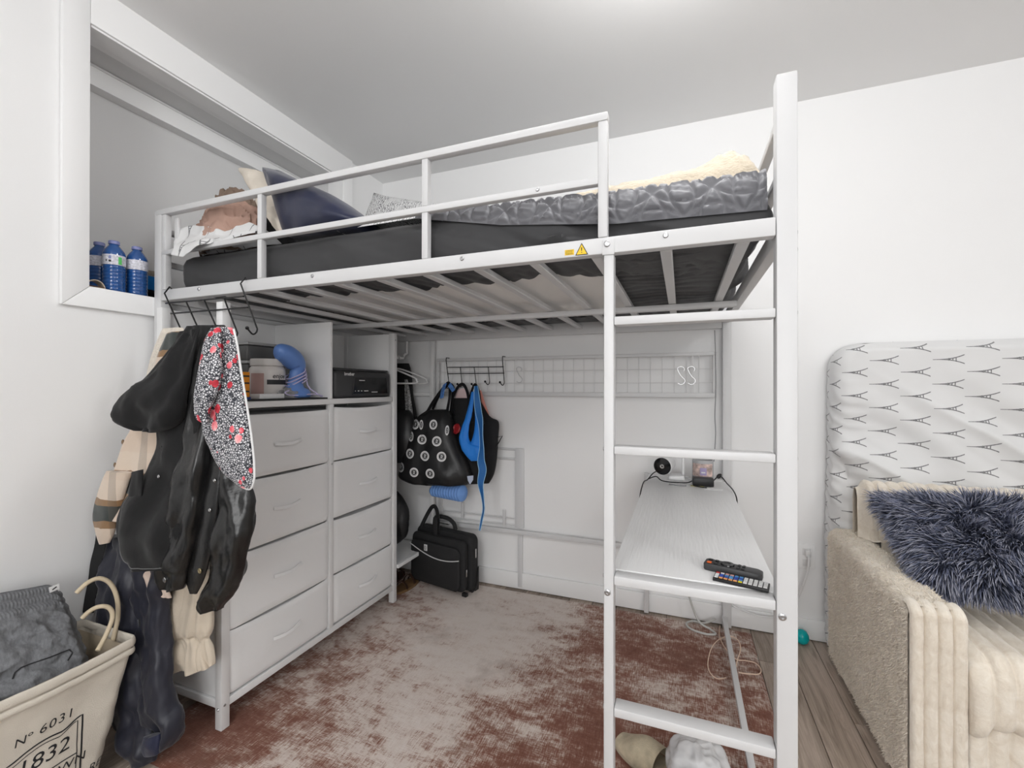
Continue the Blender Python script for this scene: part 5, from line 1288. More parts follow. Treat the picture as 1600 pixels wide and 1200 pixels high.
# ---------------------------------------------------------------- cubby things on the dresser shelf (z = 1.105)
ZS = 1.1045
M['tray'] = mat('black_tray', (.012,.012,.013), .5)
tray = MB().box(-1.70, -1.4265, 1.060, 1.496, ZS, ZS+.006); tray.box(-1.70, -1.695, 1.06, 1.496, ZS+.006, ZS+.010)
tag(tray.build('mat', M['tray']), 'thin black mat covering the left cubby shelf', 'mat')
ZT = ZS + .0065
M['tubwhite'] = mat('jar_plastic', (.62,.59,.57), .35)
M['tubpink'] = mat('jar_label_pink', (.42,.27,.25), .5)
M['labelink'] = mat('label_ink', (.02,.02,.022), .6)
jc = Vector((-1.565, 1.315, ZT)); jr = .066
jar = thing('jar', 'white plastic tub with black label band on the cubby shelf', 'jar', tuple(jc))
MB().lathe([(jr*.94,0),(jr,.006),(jr,.105),(jr*.96,.118),(jr*.86,.126),(jr*.86,.128)], jc, 40).build('tub', M['tubwhite'], jar)
MB().lathe([(jr*.93,.1285),(jr*.93,.152),(jr*.90,.156),(.0001,.156)], jc, 40).build('lid', M['tubwhite'], jar, ang=30)
def onjar(a0, off=.0006):
    def f(x, y): a = a0 + x/jr; return (jc.x + (jr+off)*math.cos(a), jc.y + (jr+off)*math.sin(a), jc.z + y)
    return f
av = math.atan2(-jc.y, -jc.x) + .28    # turned a little away from the viewer
def jpatch(x0, x1, z0, z1, off): return MB().grid(lambda u, v: onjar(av, off)(x0+(x1-x0)*u, z0+(z1-z0)*v), 18, 2)
jpatch(-.085, -.030, .006, .098, .0005).build('pink_label', M['tubpink'], jar)
jpatch(-.020, .075, .054, .073, .0006).build('black_band', M['labelink'], jar)
text_mb('enjoe', .026, lambda x, y: onjar(av+.42, .0009)(x, y+.079), shear=.15, offset=.0003).build('lettering', M['labelink'], jar)
# stacked lidded containers behind
M['clearplastic'] = mat('smoky_clear_plastic', (.10,.10,.10), .15, spec=.6)
M['clearrim'] = mat('container_rim', (.34,.34,.34), .3)
kc = Vector((-1.66, 1.335, ZT))
for z0, lab in ((.0, 'dark clear food container at the bottom of the stack behind the white tub'), (.075, 'dark clear food container in the middle of the stack behind the white tub'), (.150, 'dark clear food container topmost of the stack behind the white tub')):
    ct = thing('food_container', lab, 'container', (kc.x, kc.y, kc.z+z0), 'containers stacked in the cubby')
    MB().box(kc.x-.055, kc.x+.055, kc.y-.075, kc.y+.075, kc.z+z0+.0003, kc.z+z0+.062).build('box', M['clearplastic'], ct, bev=.008)
    MB().box(kc.x-.060, kc.x+.060, kc.y-.080, kc.y+.080, kc.z+z0+.0625, kc.z+z0+.0745).build('lid', M['clearrim'], ct, bev=.003)
# flat white box and a crumpled clear bag in front
wb = MB().box(-1.505, -1.455, 1.190, 1.300, ZT, ZT+.018).build('box', M['trim'], None, bev=.002)
tag(wb, 'flat white carton lying in front of the white tub', 'box')
M['filmbag'] = mat('grey_film', (.32,.32,.33), .2)
tag(heap((-1.50, 1.355, ZT), .04, .050, .036, seed=33, amp=.4, f=4, nu=40, nv=18).build('plastic_bag', M['filmbag'], None, ang=80), 'small crumpled grey plastic bag between tub and steamer', 'plastic bag')
M['orange'] = mat('orange_carton', (.80,.28,.01), .45)
ob_ = thing('carton', 'orange carton half hidden by the floral top on the shelf', 'box', (-1.48, 1.095, ZT))
MB().box(-1.505, -1.455, 1.075, 1.150, ZT, ZT+.098).build('carton_body', M['orange'], ob_, bev=.001)
for z in (.025,.055,.08): MB().box(-1.4548, -1.4544, 1.09, 1.148, ZT+z, ZT+z+.006).build('print_line', M['labelink'], ob_)
M['cobalt'] = mat('cobalt_box', (.01,.035,.18), .5)
tag(MB().box(-1.455, -1.4262, 1.062, 1.132, 1.1108, 1.1195).build('packet', M['cobalt'], None, bev=.001), 'dark blue packet at the shelf edge beside the floral top', 'packet')
# handheld steamer
M['steamerblue'] = mat('cornflower_plastic', (.125,.245,.58), .35)
M['lilac'] = mat('lilac_cord', (.56,.50,.72), .45)
sx_ = -1.50
stm = thing('garment_steamer', 'cornflower blue handheld garment steamer with lilac cord wrapped round', 'steamer', (sx_, 1.40, ZT))
q0 = Vector((sx_, 1.395, ZT))
axis = [(0,.0,.0),(0,.0,.006),(0,.0,.020),(0,-.002,.034),(0,-.002,.050),(0,.000,.072),(0,.004,.094),(0,.008,.114),(0,.006,.136),(0,-.012,.155),(0,-.040,.172),(0,-.066,.182),(0,-.084,.187),(0,-.096,.188)]
rads = [(.042,.058),(.048,.066),(.047,.064),(.037,.048),(.029,.034),(.027,.030),(.026,.029),(.027,.031),(.031,.038),(.036,.043),(.037,.042),(.034,.037),(.028,.030),(.014,.015)]
ax_s = spline([q0 + Vector(a) for a in axis], 4); rs = spline([(a, b, 0) for a, b in rads], 4)
MB().sweep(ax_s, [[(r.y*math.cos(2*PI*k/20), r.x*math.sin(2*PI*k/20)) for k in range(20)] for r in rs], ups=(1,0,0)).build('steamer_body', M['steamerblue'], stm, ang=70)
cord = []
for i in range(60):
    a = i/60*2*PI*3.2; r = .034 + .006*math.sin(i*.7); z = .060 + .045*i/60 + .022*math.sin(a*1.0)
    cord.append(q0 + Vector((r*math.cos(a), r*math.sin(a)*1.15, z)))
cord += [q0 + Vector((.035,.03,.05)), q0 + Vector((.045,.06,.022)), q0 + Vector((.05,.085,.006)), q0 + Vector((.045,.10,.004))]
MB().tube(spline(cord, 3), .0026, 7).build('cord', M['lilac'], stm)
MB().tube(spline([q0 + Vector(a) for a in ((.03,-.06,.03),(.036,-.085,.022),(.04,-.07,.012),(.042,-.02,.010),(.046,.03,.014),(.048,.07,.012),(.044,.10,.006))], 6), .0026, 7).build('cord', M['lilac'], stm)
# printer
M['printer'] = mat('printer_charcoal', (.045,.045,.047), .45, bump=.1, scale=700)
M['gloss'] = mat('gloss_black', (.006,.006,.007), .12)
M['whiteink'] = mat('white_ink', (.75,.75,.75), .5)
pr = thing('printer', 'charcoal laser printer standing in the right cubby', 'printer', (-1.58, 1.75, ZS))
pz = ZS + .0005
MB().box(-1.748, -1.432, 1.545, 1.948, pz, pz+.125).build('printer_body', M['printer'], pr, bev=.018, seg=4)
MB().box(-1.75, -1.445, 1.552, 1.942, pz+.1255, pz+.137).build('top_cover', M['printer'], pr, bev=.005)
MB().prism([(1.655,.018),(1.668,.095),(1.905,.098),(1.918,.018)], .0014, lambda y, z, t: (-1.4318+t, y, pz+z)).build('output_bay', M['gloss'], pr)
for (a, b) in (((1.655,.017),(1.668,.096)), ((1.918,.017),(1.905,.099)), ((1.667,.0965),(1.906,.0995)), ((1.654,.016),(1.919,.016))):
    MB().bar((-1.4300, a[0], pz+a[1]), (-1.4300, b[0], pz+b[1]), .0035, .0035, (1,0,0)).build('bay_edge', M['printer'], pr)
text_mb('brother', .021, lambda x, y: (-1.4309, 1.602 + x, pz+.104+y), offset=.0005, align='LEFT').build('lettering', M['whiteink'], pr)
for y0, y1, z in ((1.672,1.676,.030),(1.690,1.700,.030),(1.712,1.722,.030),(1.735,1.765,.030),(1.79,1.835,.024),(1.70,1.74,.080)):
    MB().box(-1.4302, -1.4298, y0, y1, pz+z, pz+z+.0035).build('button_mark', M['whiteink'], pr)
MB().tube(spline([(-1.62,1.60,pz+.120),(-1.63,1.605,pz+.20),(-1.66,1.63,pz+.27),(-1.70,1.68,1.436)], 6), .004, 8).build('power_cord', M['blackwire'], pr)
MB().bar((-1.55,1.575,pz+.12), (-1.60,1.530,pz+.21), .010, .004).build('paper_support', M['black'], pr)

# ---------------------------------------------------------------- wall niche: water bottles, box, sandal
ZN = 1.4755
M['water'] = mat('blue_tinted_water', (.012,.075,.26), .08, spec=.7, coat=.5)
M['cap'] = mat('blue_cap', (.20,.22,.42), .4)
M['blabel'] = mat('bottle_label', (.62,.62,.68), .5, var=.3, vscale=160)
M['green'] = mat('label_green', (.10,.50,.12), .5)
def bottle(x, y, lab, turn=0.0, h=.185, r=.0315):
    t = thing('water_bottle', lab, 'bottle', (x, y, ZN), 'water bottles on the niche sill')
    pf = [(r*.9,0)]
    z = .004
    while z < h*.50: pf += [(r,z),(r,z+.0075),(r*.955,z+.0095),(r*.955,z+.0105)]; z += .0125
    pf += [(r,z),(r,h*.78),(r*.93,h*.82),(r*.74,h*.88),(r*.50,h*.935),(r*.42,h*.95),(r*.42,h*.965)]
    MB().lathe(pf, (x,y,ZN), 28).build('bottle_body', M['water'], t, ang=50)
    MB().lathe([(r*.48,h*.966),(r*.50,h*.968),(r*.50,h*1.02),(r*.46,h*1.03)], (x,y,ZN), 24).build('cap', M['cap'], t, ang=40)
    MB().grid(lambda u, v: (x+(r+.0006)*math.cos(turn+5.2*u-2.6), y+(r+.0006)*math.sin(turn+5.2*u-2.6), ZN+h*(.555+.19*v)), 30, 2).build('label', M['blabel'], t)
    if turn == 0.0:
        for a0, w_, z0, z1, mm in ((.18,.32,.57,.71,M['green']), (-.62,.22,.60,.64,M['labelink']), (-.62,.22,.66,.72,M['cap']), (-.90,.12,.61,.64,M['labelink'])):
            MB().grid(lambda u, v: (x+(r+.0012)*math.cos(a0+w_*u-.3), y+(r+.0012)*math.sin(a0+w_*u-.3), ZN+h*(z0+(z1-z0)*v)), 8, 2).build('label_mark', mm, t)
bottle(-1.862, .948, 'blue water bottle with green mark on label, middle of the niche row', 0.0)
bottle(-1.862, 1.018, 'blue water bottle nearest the bed post on the niche sill', -.6)
bottle(-1.928, .938, 'blue water bottle behind, partly hidden by the niche trim', .5)
M['azure'] = mat('azure_box', (.01,.24,.72), .4)
tag(MB().box(-2.02, -1.935, 1.02, 1.16, ZN+.058, ZN+.112).build('carton', M['azure'], None, bev=.002), 'bright blue carton on the black box behind the niche bottles', 'box')
tag(MB().box(-2.02, -1.932, 1.02, 1.165, ZN+.0005, ZN+.0575).build('box', M['gloss'], None, bev=.002), 'black box under the blue carton in the wall niche', 'box')
tag(MB().box(-2.02, -1.94, 1.015, 1.16, ZN+.1125, ZN+.135).build('packet', M['cream'], None, bev=.002), 'cream packet lying on the blue carton in the wall niche', 'packet')
M['beigestrap'] = mat('beige_strap', (.50,.42,.33), .6)
sd = thing('sandal', 'beige slide sandal on the niche sill in front of the bottles', 'sandal', (-1.85, .893, ZN))
MB().box(-1.874, -1.826, .856, .912, ZN+.0005, ZN+.014).build('sole', M['beigestrap'], sd, bev=.005)
ap = [(-1.85, .884 - .025*math.cos(a), ZN+.012 + .026*math.sin(a)) for a in [PI*k/14 for k in range(15)]]
MB().ribbon(ap, .030, .003, [(0, -math.cos(a), math.sin(a)) for a in [PI*k/14 for k in range(15)]]).build('strap', M['beigestrap'], sd)
M['inner'] = mat('sandal_lining', (.10,.05,.03), .6)
MB().box(-1.872, -1.828, .864, .904, ZN+.0145, ZN+.0165).build('insole', M['inner'], sd)

# ---------------------------------------------------------------- desk things (z = .7195)
ZD = .7200
M['camwhite'] = mat('camera_white', (.72,.72,.72), .3)
cm = thing('webcam', 'white security camera with round black face at the desk\'s far end', 'camera', (-.05, 2.24, ZD))
d_ = Vector((-.28,-.955,-.06)).normalized(); fc = Vector((-.083, 2.175, .790))
MB().lathe([(.030,-.085),(.036,-.07),(.040,-.03),(.042,.0),(.042,.006),(.040,.008)], fc, 36, tuple(d_)).build('camera_body', M['camwhite'], cm, ang=40)
MB().lathe([(.0395,.0083),(.0395,.010),(.036,.0108),(.0001,.0108)], fc, 36, tuple(d_)).build('face', M['gloss'], cm)
MB().lathe([(.010,.011),(.010,.0135),(.0075,.0138),(.006,.0125),(.0001,.0125)], fc, 24, tuple(d_)).build('lens', M['snap'], cm)
MB().lathe([(.004,.0128),(.0035,.0134),(.0001,.0136)], fc, 16, tuple(d_)).build('pupil', M['gloss'], cm)
MB().box(-.060, .012, 2.205, 2.290, ZD-.0008, ZD+.022).build('stand_base', M['camwhite'], cm, bev=.008, seg=3)
MB().box(-.002, .012, 2.225, 2.285, ZD+.022, ZD+.115).build('stand_back', M['camwhite'], cm, bev=.006, seg=3)
M['candleglass'] = mat('grey_glass', (.42,.42,.43), .12, spec=.7)
M['candlelabel'] = mat('candle_label', (.55,.42,.38), .5, var=.55, vscale=45)
M['lavender'] = mat('label_lavender', (.40,.34,.55), .5)
cc = Vector((.090, 2.245, ZD-.0005)); cr = .046
cj = thing('candle_jar', 'glass candle jar with brown floral label at the desk\'s far end', 'candle', tuple(cc))
MB().lathe([(cr*.93,0),(cr,.005),(cr,.098),(cr*.97,.100),(cr*.90,.100),(cr*.90,.085),(.0001,.085)], cc, 36).build('glass', M['candleglass'], cj, ang=40)
aj = math.atan2(-cc.y, -cc.x)
def cpatch(a0, a1, z0, z1, off=.0006): return MB().grid(lambda u, v: (cc.x+(cr+off)*math.cos(aj+a0+(a1-a0)*u), cc.y+(cr+off)*math.sin(aj+a0+(a1-a0)*u), cc.z+z0+(z1-z0)*v), 16, 2)
cpatch(-1.15, 1.05, .028, .086).build('label', M['candlelabel'], cj)
cpatch(-.25, .35, .034, .068, .0012).build('label_arch', M['lavender'], cj)
cpatch(-.13, .23, .044, .050, .0017).build('label_line', M['whiteink'], cj)
ad = thing('power_adapter', 'black power adapter with cables on the desk before the candle', 'adapter', (.085, 2.13, ZD))
MB().obox((.086, 2.135, ZD+.0185), (.086,.045,.036), Matrix.Rotation(.08, 3, 'Z')).build('brick', M['black'], ad, bev=.004)
MB().tube(spline([(.042,2.137,.737),(.02,2.13,.729),(-.02,2.13,.727),(-.06,2.13,.727),(-.09,2.14,.730),(-.11,2.165,.740),(-.13,2.18,.733),(-.145,2.17,.727)], 6), .0026, 7).build('cable', M['blackwire'], ad)
MB().tube(spline([(-.075,2.205,.752),(-.10,2.205,.760),(-.125,2.19,.752),(-.150,2.150,.726),(-.163,2.10,.724),(-.170,2.02,.695),(-.172,1.98,.655)], 6), .0026, 7).build('cable', M['blackwire'], ad)
MB().tube(spline([(.130,2.14,.745),(.148,2.155,.760),(.165,2.165,.757),(.18,2.12,.742),(.197,2.06,.729),(.204,1.99,.715),(.205,1.965,.69)], 6), .0026, 7).build('cable', M['blackwire'], ad)
MB().lathe([(.006,-.010),(.009,-.004),(.009,.006),(.004,.014)], (.152,2.158,.762), 10, (.6,.3,.6)).build('plug', M['black'], ad)
MB().tube(spline([(.05,2.105,.7235),(.075,2.085,.7235),(.10,2.080,.7235)], 4), .0022, 6).build('cable', M['blackwire'], ad)
M['pen'] = mat('grey_pen', (.22,.22,.23), .35)
tag(MB().cyl((-.055,2.098,.7232), (.018,2.092,.7232), .0028, 8).build('pen', M['pen']), 'slim grey pen lying on the desk before the camera', 'pen')
M['paper'] = mat('paper_white', (.80,.80,.80), .7); M['paperyellow'] = mat('paper_yellow', (.50,.46,.22), .7)
tag(MB().obox((.125,2.075,.7206), (.075,.035,.0012), Matrix.Rotation(-.12,3,'Z')).build('card', M['paper']), 'white card under the adapter cable on the desk', 'card')
tag(MB().obox((.063,2.112,.7206), (.055,.022,.0016), Matrix.Rotation(-.1,3,'Z')).build('card', M['paperyellow']), 'olive yellow card beside the adapter on the desk', 'card')
tag(MB().box(-.045, .03, 2.30, 2.325, .719, .724).build('clip_strip', M['paper']), 'white plastic strip on the ledge behind the camera', 'strip')
# remotes
rm = thing('remote_control', 'black remote with orange power button, behind the colourful remote', 'remote', (.12, 1.148, ZD))
A0, A1 = Vector((.052,1.172,0)), Vector((.172,1.140,0)); rx = (A1-A0).normalized(); ry = Vector((-rx.y, rx.x, 0)); RL = (A1-A0).length
Rm = Matrix(((rx.x,ry.x,0),(rx.y,ry.y,0),(0,0,1)))
def RP(a, b, z): return A0 + rx*a + ry*b + Vector((0,0,ZD+z))
MB().prism([(.004,-.020),(0,-.014),(0,.014),(.004,.020),(RL-.012,.018),(RL-.001,.010),(RL-.001,-.010),(RL-.012,-.018)], .017, lambda a, b, t: RP(a, b, t)).build('remote_body', M['printer'], rm, bev=.003)
M['orangebtn'] = mat('orange_button', (.80,.13,.01), .4)
def btn(a, b, w_, h_, mt_, nm='button', par=rm, fn=RP, z=.0170, th=.0022, R_=None): return MB().obox(fn(a, b, z+th/2), (w_, h_, th), R_ or Rm).build(nm, mt_, par, bev=.0008, seg=1)
btn(.012,-.010,.010,.010,M['orangebtn'],'power_button'); btn(.012,.009,.010,.009,M['black']); btn(.026,-.010,.008,.009,M['gloss']); btn(.026,.009,.008,.009,M['gloss'])
MB().lathe([(.015,0),(.014,.003),(.007,.003),(.006,.002),(.0001,.002)], RP(.050,0,.0170), 24).build('dial', M['gloss'], rm)
for a in (.074,.084): 
    for b in (-.009,.008): btn(a,b,.006,.011,M['black'])
rm2 = thing('remote_control', 'slim remote with many white and coloured keys at the desk\'s front edge', 'remote', (.12, 1.105, ZD))
B0, B1 = Vector((.072,1.128,0)), Vector((.179,1.103,0)); sx2 = (B1-B0).normalized(); sy2 = Vector((-sx2.y, sx2.x, 0)); L2 = (B1-B0).length
Rm2 = Matrix(((sx2.x,sy2.x,0),(sx2.y,sy2.y,0),(0,0,1)))
def RQ(a, b, z): return B0 + sx2*a + sy2*b + Vector((0,0,ZD+z))
MB().prism([(0,-.034),(0,.006),(L2,.006),(L2,-.034)], .007, lambda a, b, t: RQ(a, b-.0, t)).build('remote_body', M['black'], rm2, bev=.0015)
kcol = {'w': M['whiteink'], 'r': mat('key_red', (.55,.03,.03), .5), 'b': mat('key_blue', (.03,.08,.42), .5), 'c': mat('key_cyan', (.08,.30,.62), .5), 'o': mat('key_orange', (.75,.33,.12), .5), 'y': mat('key_yellow', (.75,.65,.02), .5), 'p': mat('key_pink', (.72,.38,.35), .5)}
for r_, row in enumerate(('rwppccwwwww', 'wbccbbwwwww', 'wbbcbcwwwww', 'wooooywwwww')):
    for c_i, k in enumerate(row):
        MB().obox(RQ(.006 + c_i*.0097, .001 - r_*.0088, .0078), (.0074,.0058,.0016), Rm2).build('key', kcol[k], rm2)

# ---------------------------------------------------------------- wall outlet, cords, ball
ol = thing('wall_outlet', 'white wall outlet with plugged cord between bed and sofa', 'outlet', (.534, 2.386, .33))
MB().box(.500, .566, 2.3805, 2.3875, .325, .438).build('cover_plate', M['trim'], ol, bev=.002)
for z in (.352, .402): MB().box(.517, .549, 2.3785, 2.3804, z-.016, z+.016).build('socket', M['camwhite'], ol, bev=.003)
cb = thing('charging_cable', 'white charging cable running from the wall outlet down to the floor', 'cord', (.53, 2.34, .0005))
MB().box(.523, .545, 2.350, 2.3784, .386, .416).build('plug', M['camwhite'], cb, bev=.005)
MB().tube(spline([(.534,2.352,.398),(.532,2.335,.38),(.526,2.33,.33),(.510,2.335,.26),(.490,2.34,.20),(.465,2.345,.14),(.43,2.35,.10),(.36,2.355,.085),(.30,2.358,.09),(.24,2.36,.105),(.215,2.362,.12)], 6), .0042, 8).build('cable', M['camwhite'], cb)
tl = MB().lathe([(.0001,0),(.014,.002),(.024,.012),(.028,.026),(.026,.042),(.018,.056),(.009,.062),(.0001,.064)], (.505,2.335,.0005), 28)
M['teal'] = mat('teal_plastic', (.0,.42,.44), .2)
tag(tl.build('toy_egg', M['teal']), 'small glossy teal plastic egg on the floor by the baseboard', 'toy')
M['greycord'] = mat('grey_cord', (.55,.55,.53), .5)
tag(MB().tube(spline([(-.05,2.327,.674),(-.03,2.31,.45),(.02,2.29,.20),(.07,2.29,.05),(.125,2.285,.016),(.145,2.25,.0155),(.10,2.235,.0155),(.04,2.255,.0155),(.02,2.30,.0155),(.05,2.335,.016),(.10,2.33,.018),(.15,2.325,.05)], 8), .0048, 8).build('extension_cord', M['greycord']), 'grey cord looped on the rug under the desk', 'cord')
M['tancord'] = mat('tan_cord', (.85,.66,.52), .5)
pts = [(0.171, 2.359, 0.012), (0.164, 2.256, 0.012), (0.172, 2.162, 0.012), (0.204, 2.099, 0.012), (0.210, 2.010, 0.012), (0.205, 1.961, 0.012)]
ec = thing('earphone_cord', 'thin tan cord in loose loops on the rug by the desk leg', 'cord', tuple((0.212, 2.079, 0.012)))
def rugp(L): return [(x, y, .0120) for x, y, z in L]
MB().tube(spline(rugp([(0.170, 2.342, 0.012), (0.161, 2.256, 0.012), (0.171, 2.173, 0.012), (0.195, 2.106, 0.012), (0.217, 2.077, 0.012), (0.246, 2.083, 0.012), (0.284, 2.079, 0.012), (0.299, 2.041, 0.012), (0.287, 2.006, 0.012), (0.254, 1.993, 0.012), (0.212, 1.986, 0.012)]), 6), .0021, 6).build('cable', M['tancord'], ec)
MB().tube(spline(rugp([(0.163, 1.933, 0.012), (0.128, 1.915, 0.012), (0.104, 1.948, 0.012), (0.101, 2.018, 0.012), (0.122, 2.133, 0.012), (0.158, 2.216, 0.012), (0.204, 2.261, 0.012), (0.236, 2.241, 0.012), (0.239, 2.168, 0.012), (0.216, 2.072, 0.012), (0.206, 2.018, 0.012)]), 6), .0021, 6).build('cable', M['tancord'], ec)
tag(MB().tube(spline([(.146,2.331,1.43),(.150,2.331,1.30),(.151,2.331,1.15),(.147,2.331,1.02),(.150,2.331,.93),(.143,2.331,.80)], 6), .0022, 6).build('lamp_wire', M['pen']), 'thin dark wire running down the bed\'s far right post', 'wire')

# ---------------------------------------------------------------- slippers and plastic bag under the ladder
M['khaki'] = mat('khaki_felt', (.50,.43,.31), .9, bump=.5, scale=300, var=.15, vscale=40)
M['sole'] = mat('slipper_sole', (.40,.34,.25), .8)
def slipper(x, y, rot, lab):
    t = thing('slipper', lab, 'slipper', (x, y, .0105), 'slippers under the ladder')
    R3 = Matrix.Rotation(rot, 3, 'Z')
    def out(s): # outline half widths, s 0 heel .. 1 toe
        return .056*(math.sin(PI*min(1, max(0, s*.92+.04)))**.36)*(.86 + .16*s)
    def P3(a, b, z): return Vector((x, y, .0108 + z)) + R3 @ Vector((a, b, 0))
    n = 26; ol_ = [(out(k/n), -.13+.26*k/n) for k in range(n+1)] + [(-out(k/n), -.13+.26*k/n) for k in range(n, -1, -1)]
    MB().prism(ol_, .013, lambda a, b, h: P3(a, b, h)).build('sole', M['sole'], t, bev=.003, seg=1)
    def up(u, v):
        s = .42 + .575*u; w_ = out(s)*.985; a = PI*v
        h = .058*(1-smooth(.62,1.0,s)*.72)
        return P3(w_*math.cos(a), -.13+.26*s, .0125 + h*max(0,math.sin(a))**.8)
    MB().grid(up, 24, 20).build('upper', M['khaki'], t)
    MB().prism([(a*.9, b*.96) for a, b in ol_], .002, lambda a, b, h: P3(a, b, .0132+h)).build('insole', M['khaki'], t)
    return t
slipper(-.075, 1.395, 1.05, 'khaki felt slipper farther from the viewer, under the lowest rung')
slipper(-.030, 1.255, .85, 'khaki felt slipper nearer the bottom edge, under the plastic bag')
M['whitefilm'] = mat('white_plastic_film', (.74,.74,.75), .25, bump=.3, scale=40, detail=6, trans=.15)
pbg = thing('plastic_bag', 'crumpled white plastic bag lying on the slippers and rug', 'plastic bag', (.045, 1.33, .011))
heap((.045, 1.345, .060), .080, .095, .095, seed=51, amp=.20, f=1.5, nu=80, nv=34, ridge=1.3, flat=.7).build('bag_body', M['whitefilm'], pbg, ang=80)
heap((.080, 1.375, .0115), .060, .062, .070, seed=57, amp=.4, f=2.8, nu=60, nv=26, ridge=1.2).build('bag_fold', M['whitefilm'], pbg, ang=80)
heap((.02, 1.20, .0115), .08, .075, .11, seed=59, amp=.4, f=2.8, nu=60, nv=26, ridge=1.2).build('bag_fold', M['whitefilm'], pbg, ang=80)

# ---------------------------------------------------------------- laundry basket with trousers
M['canvas'] = mat('natural_canvas', (.66,.61,.53), .9, bump=.35, scale=420, var=.07, vscale=7)
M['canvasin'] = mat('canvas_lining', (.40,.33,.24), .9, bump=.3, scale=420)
M['rope'] = mat('rope_handle', (.62,.52,.37), .6, bump=.4, scale=160, stretch=(1,1,3))
M['print_ink'] = mat('canvas_print', (.022,.022,.024), .8)
bk_ = thing('laundry_basket', 'cream canvas laundry basket with black stencil lettering by the left wall', 'basket', (-1.67, .66, 0))
KX0, KX1, KY0, KY1 = -1.806, -1.537, .440, .838
def bperi(s, z, shr=0.0):
    """rounded rectangle of the basket at height z"""
    t = z/.40; ins = .045*(1-t) + shr; x0, x1, y0, y1 = KX0+ins, KX1-ins*.75, KY0+ins*.8, KY1-ins*1.25
    r = .012 + .045*(1-t); Lx, Ly = x1-x0-2*r, y1-y0-2*r; ar = PI*r/2; tot = 2*(Lx+Ly)+4*ar; d = (s % 1)*tot
    for (cx, cy, L, dx, dy, nx, ny, a0) in ((x0+r,y0,Lx,1,0,0,-1,-PI/2),(x1,y0+r,Ly,0,1,1,0,0),(x1-r,y1,Lx,-1,0,0,1,PI/2),(x0,y1-r,Ly,0,-1,-1,0,PI)):
        if d < L: return Vector((cx+dx*d, cy+dy*d, z)), Vector((nx,ny,0))
        d -= L
        if d < ar:
            a = a0 + d/r; c = Vector((cx+dx*L, cy+dy*L, z)) - Vector((nx,ny,0))*r; n = Vector((math.cos(a), math.sin(a), 0)); return c + n*r, n
        d -= ar
    return Vector((x0+r,y0,z)), Vector((0,-1,0))
def rimz(p): return .398 - .012*math.sin(PI*min(1,max(0,(p.y-KY0)/(KY1-KY0))))
def bside(u, v):
    p, n = bperi(u, .4*v); q, _ = bperi(u, .4)
    z = rimz(q)*v; k = .006*fbm((p.x*9, p.y*9, z*9)) - .008*math.sin(PI*v)*math.sin(PI*min(1,max(0,(p.y-KY0)/(KY1-KY0))))*max(0,n.x)
    return Vector((p.x, p.y, z+.0012)) + n*k
bs = MB().grid(bside, 150, 30, cu=True); bs.box(KX0+.06, KX1-.05, KY0+.06, KY1-.07, .001, .004)
bside_o = bs.build('basket_side', M['canvas'], bk_, ang=80)
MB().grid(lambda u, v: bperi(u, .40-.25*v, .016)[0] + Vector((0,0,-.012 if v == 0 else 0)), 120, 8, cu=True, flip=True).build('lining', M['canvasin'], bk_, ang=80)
rim = []
for i in range(180):
    p, n = bperi(i/180, .40); rim.append(Vector((p.x, p.y, rimz(p) - .006 + .0015*noise.noise(p*30))) + n*.002)
MB().sweep(rim, [(.006*math.cos(2*PI*k/10)*.8, .014*math.sin(2*PI*k/10)) for k in range(10)], closed=True, ups=(0,0,1)).build('rim', M['canvas'], bk_, ang=80)
rim2 = [p + Vector((0,0,-.026)) for p in rim]
MB().sweep(rim2, [(.0035*math.cos(2*PI*k/8), .009*math.sin(2*PI*k/8)) for k in range(8)], closed=True, ups=(0,0,1)).build('rim_seam', M['canvas'], bk_, ang=80)
MB().tube(spline([(-1.655, 0.754, 0.552), (-1.645, 0.774, 0.574), (-1.637, 0.796, 0.580), (-1.630, 0.816, 0.565), (-1.625, 0.830, 0.536), (-1.620, 0.837, 0.495), (-1.620, 0.838, 0.445), (-1.620, 0.829, 0.401), (-1.620, 0.820, 0.359), (-1.620, 0.812, 0.323)], 8), .0062, 10).build('handle', M['rope'], bk_)
MB().tube(spline([(-1.640, 0.760, 0.478), (-1.630, 0.773, 0.494), (-1.610, 0.785, 0.505), (-1.600, 0.801, 0.499), (-1.595, 0.810, 0.481), (-1.590, 0.808, 0.460), (-1.580, 0.795, 0.442), (-1.570, 0.777, 0.419), (-1.560, 0.758, 0.401)], 8), .0062, 10).build('handle', M['rope'], bk_)
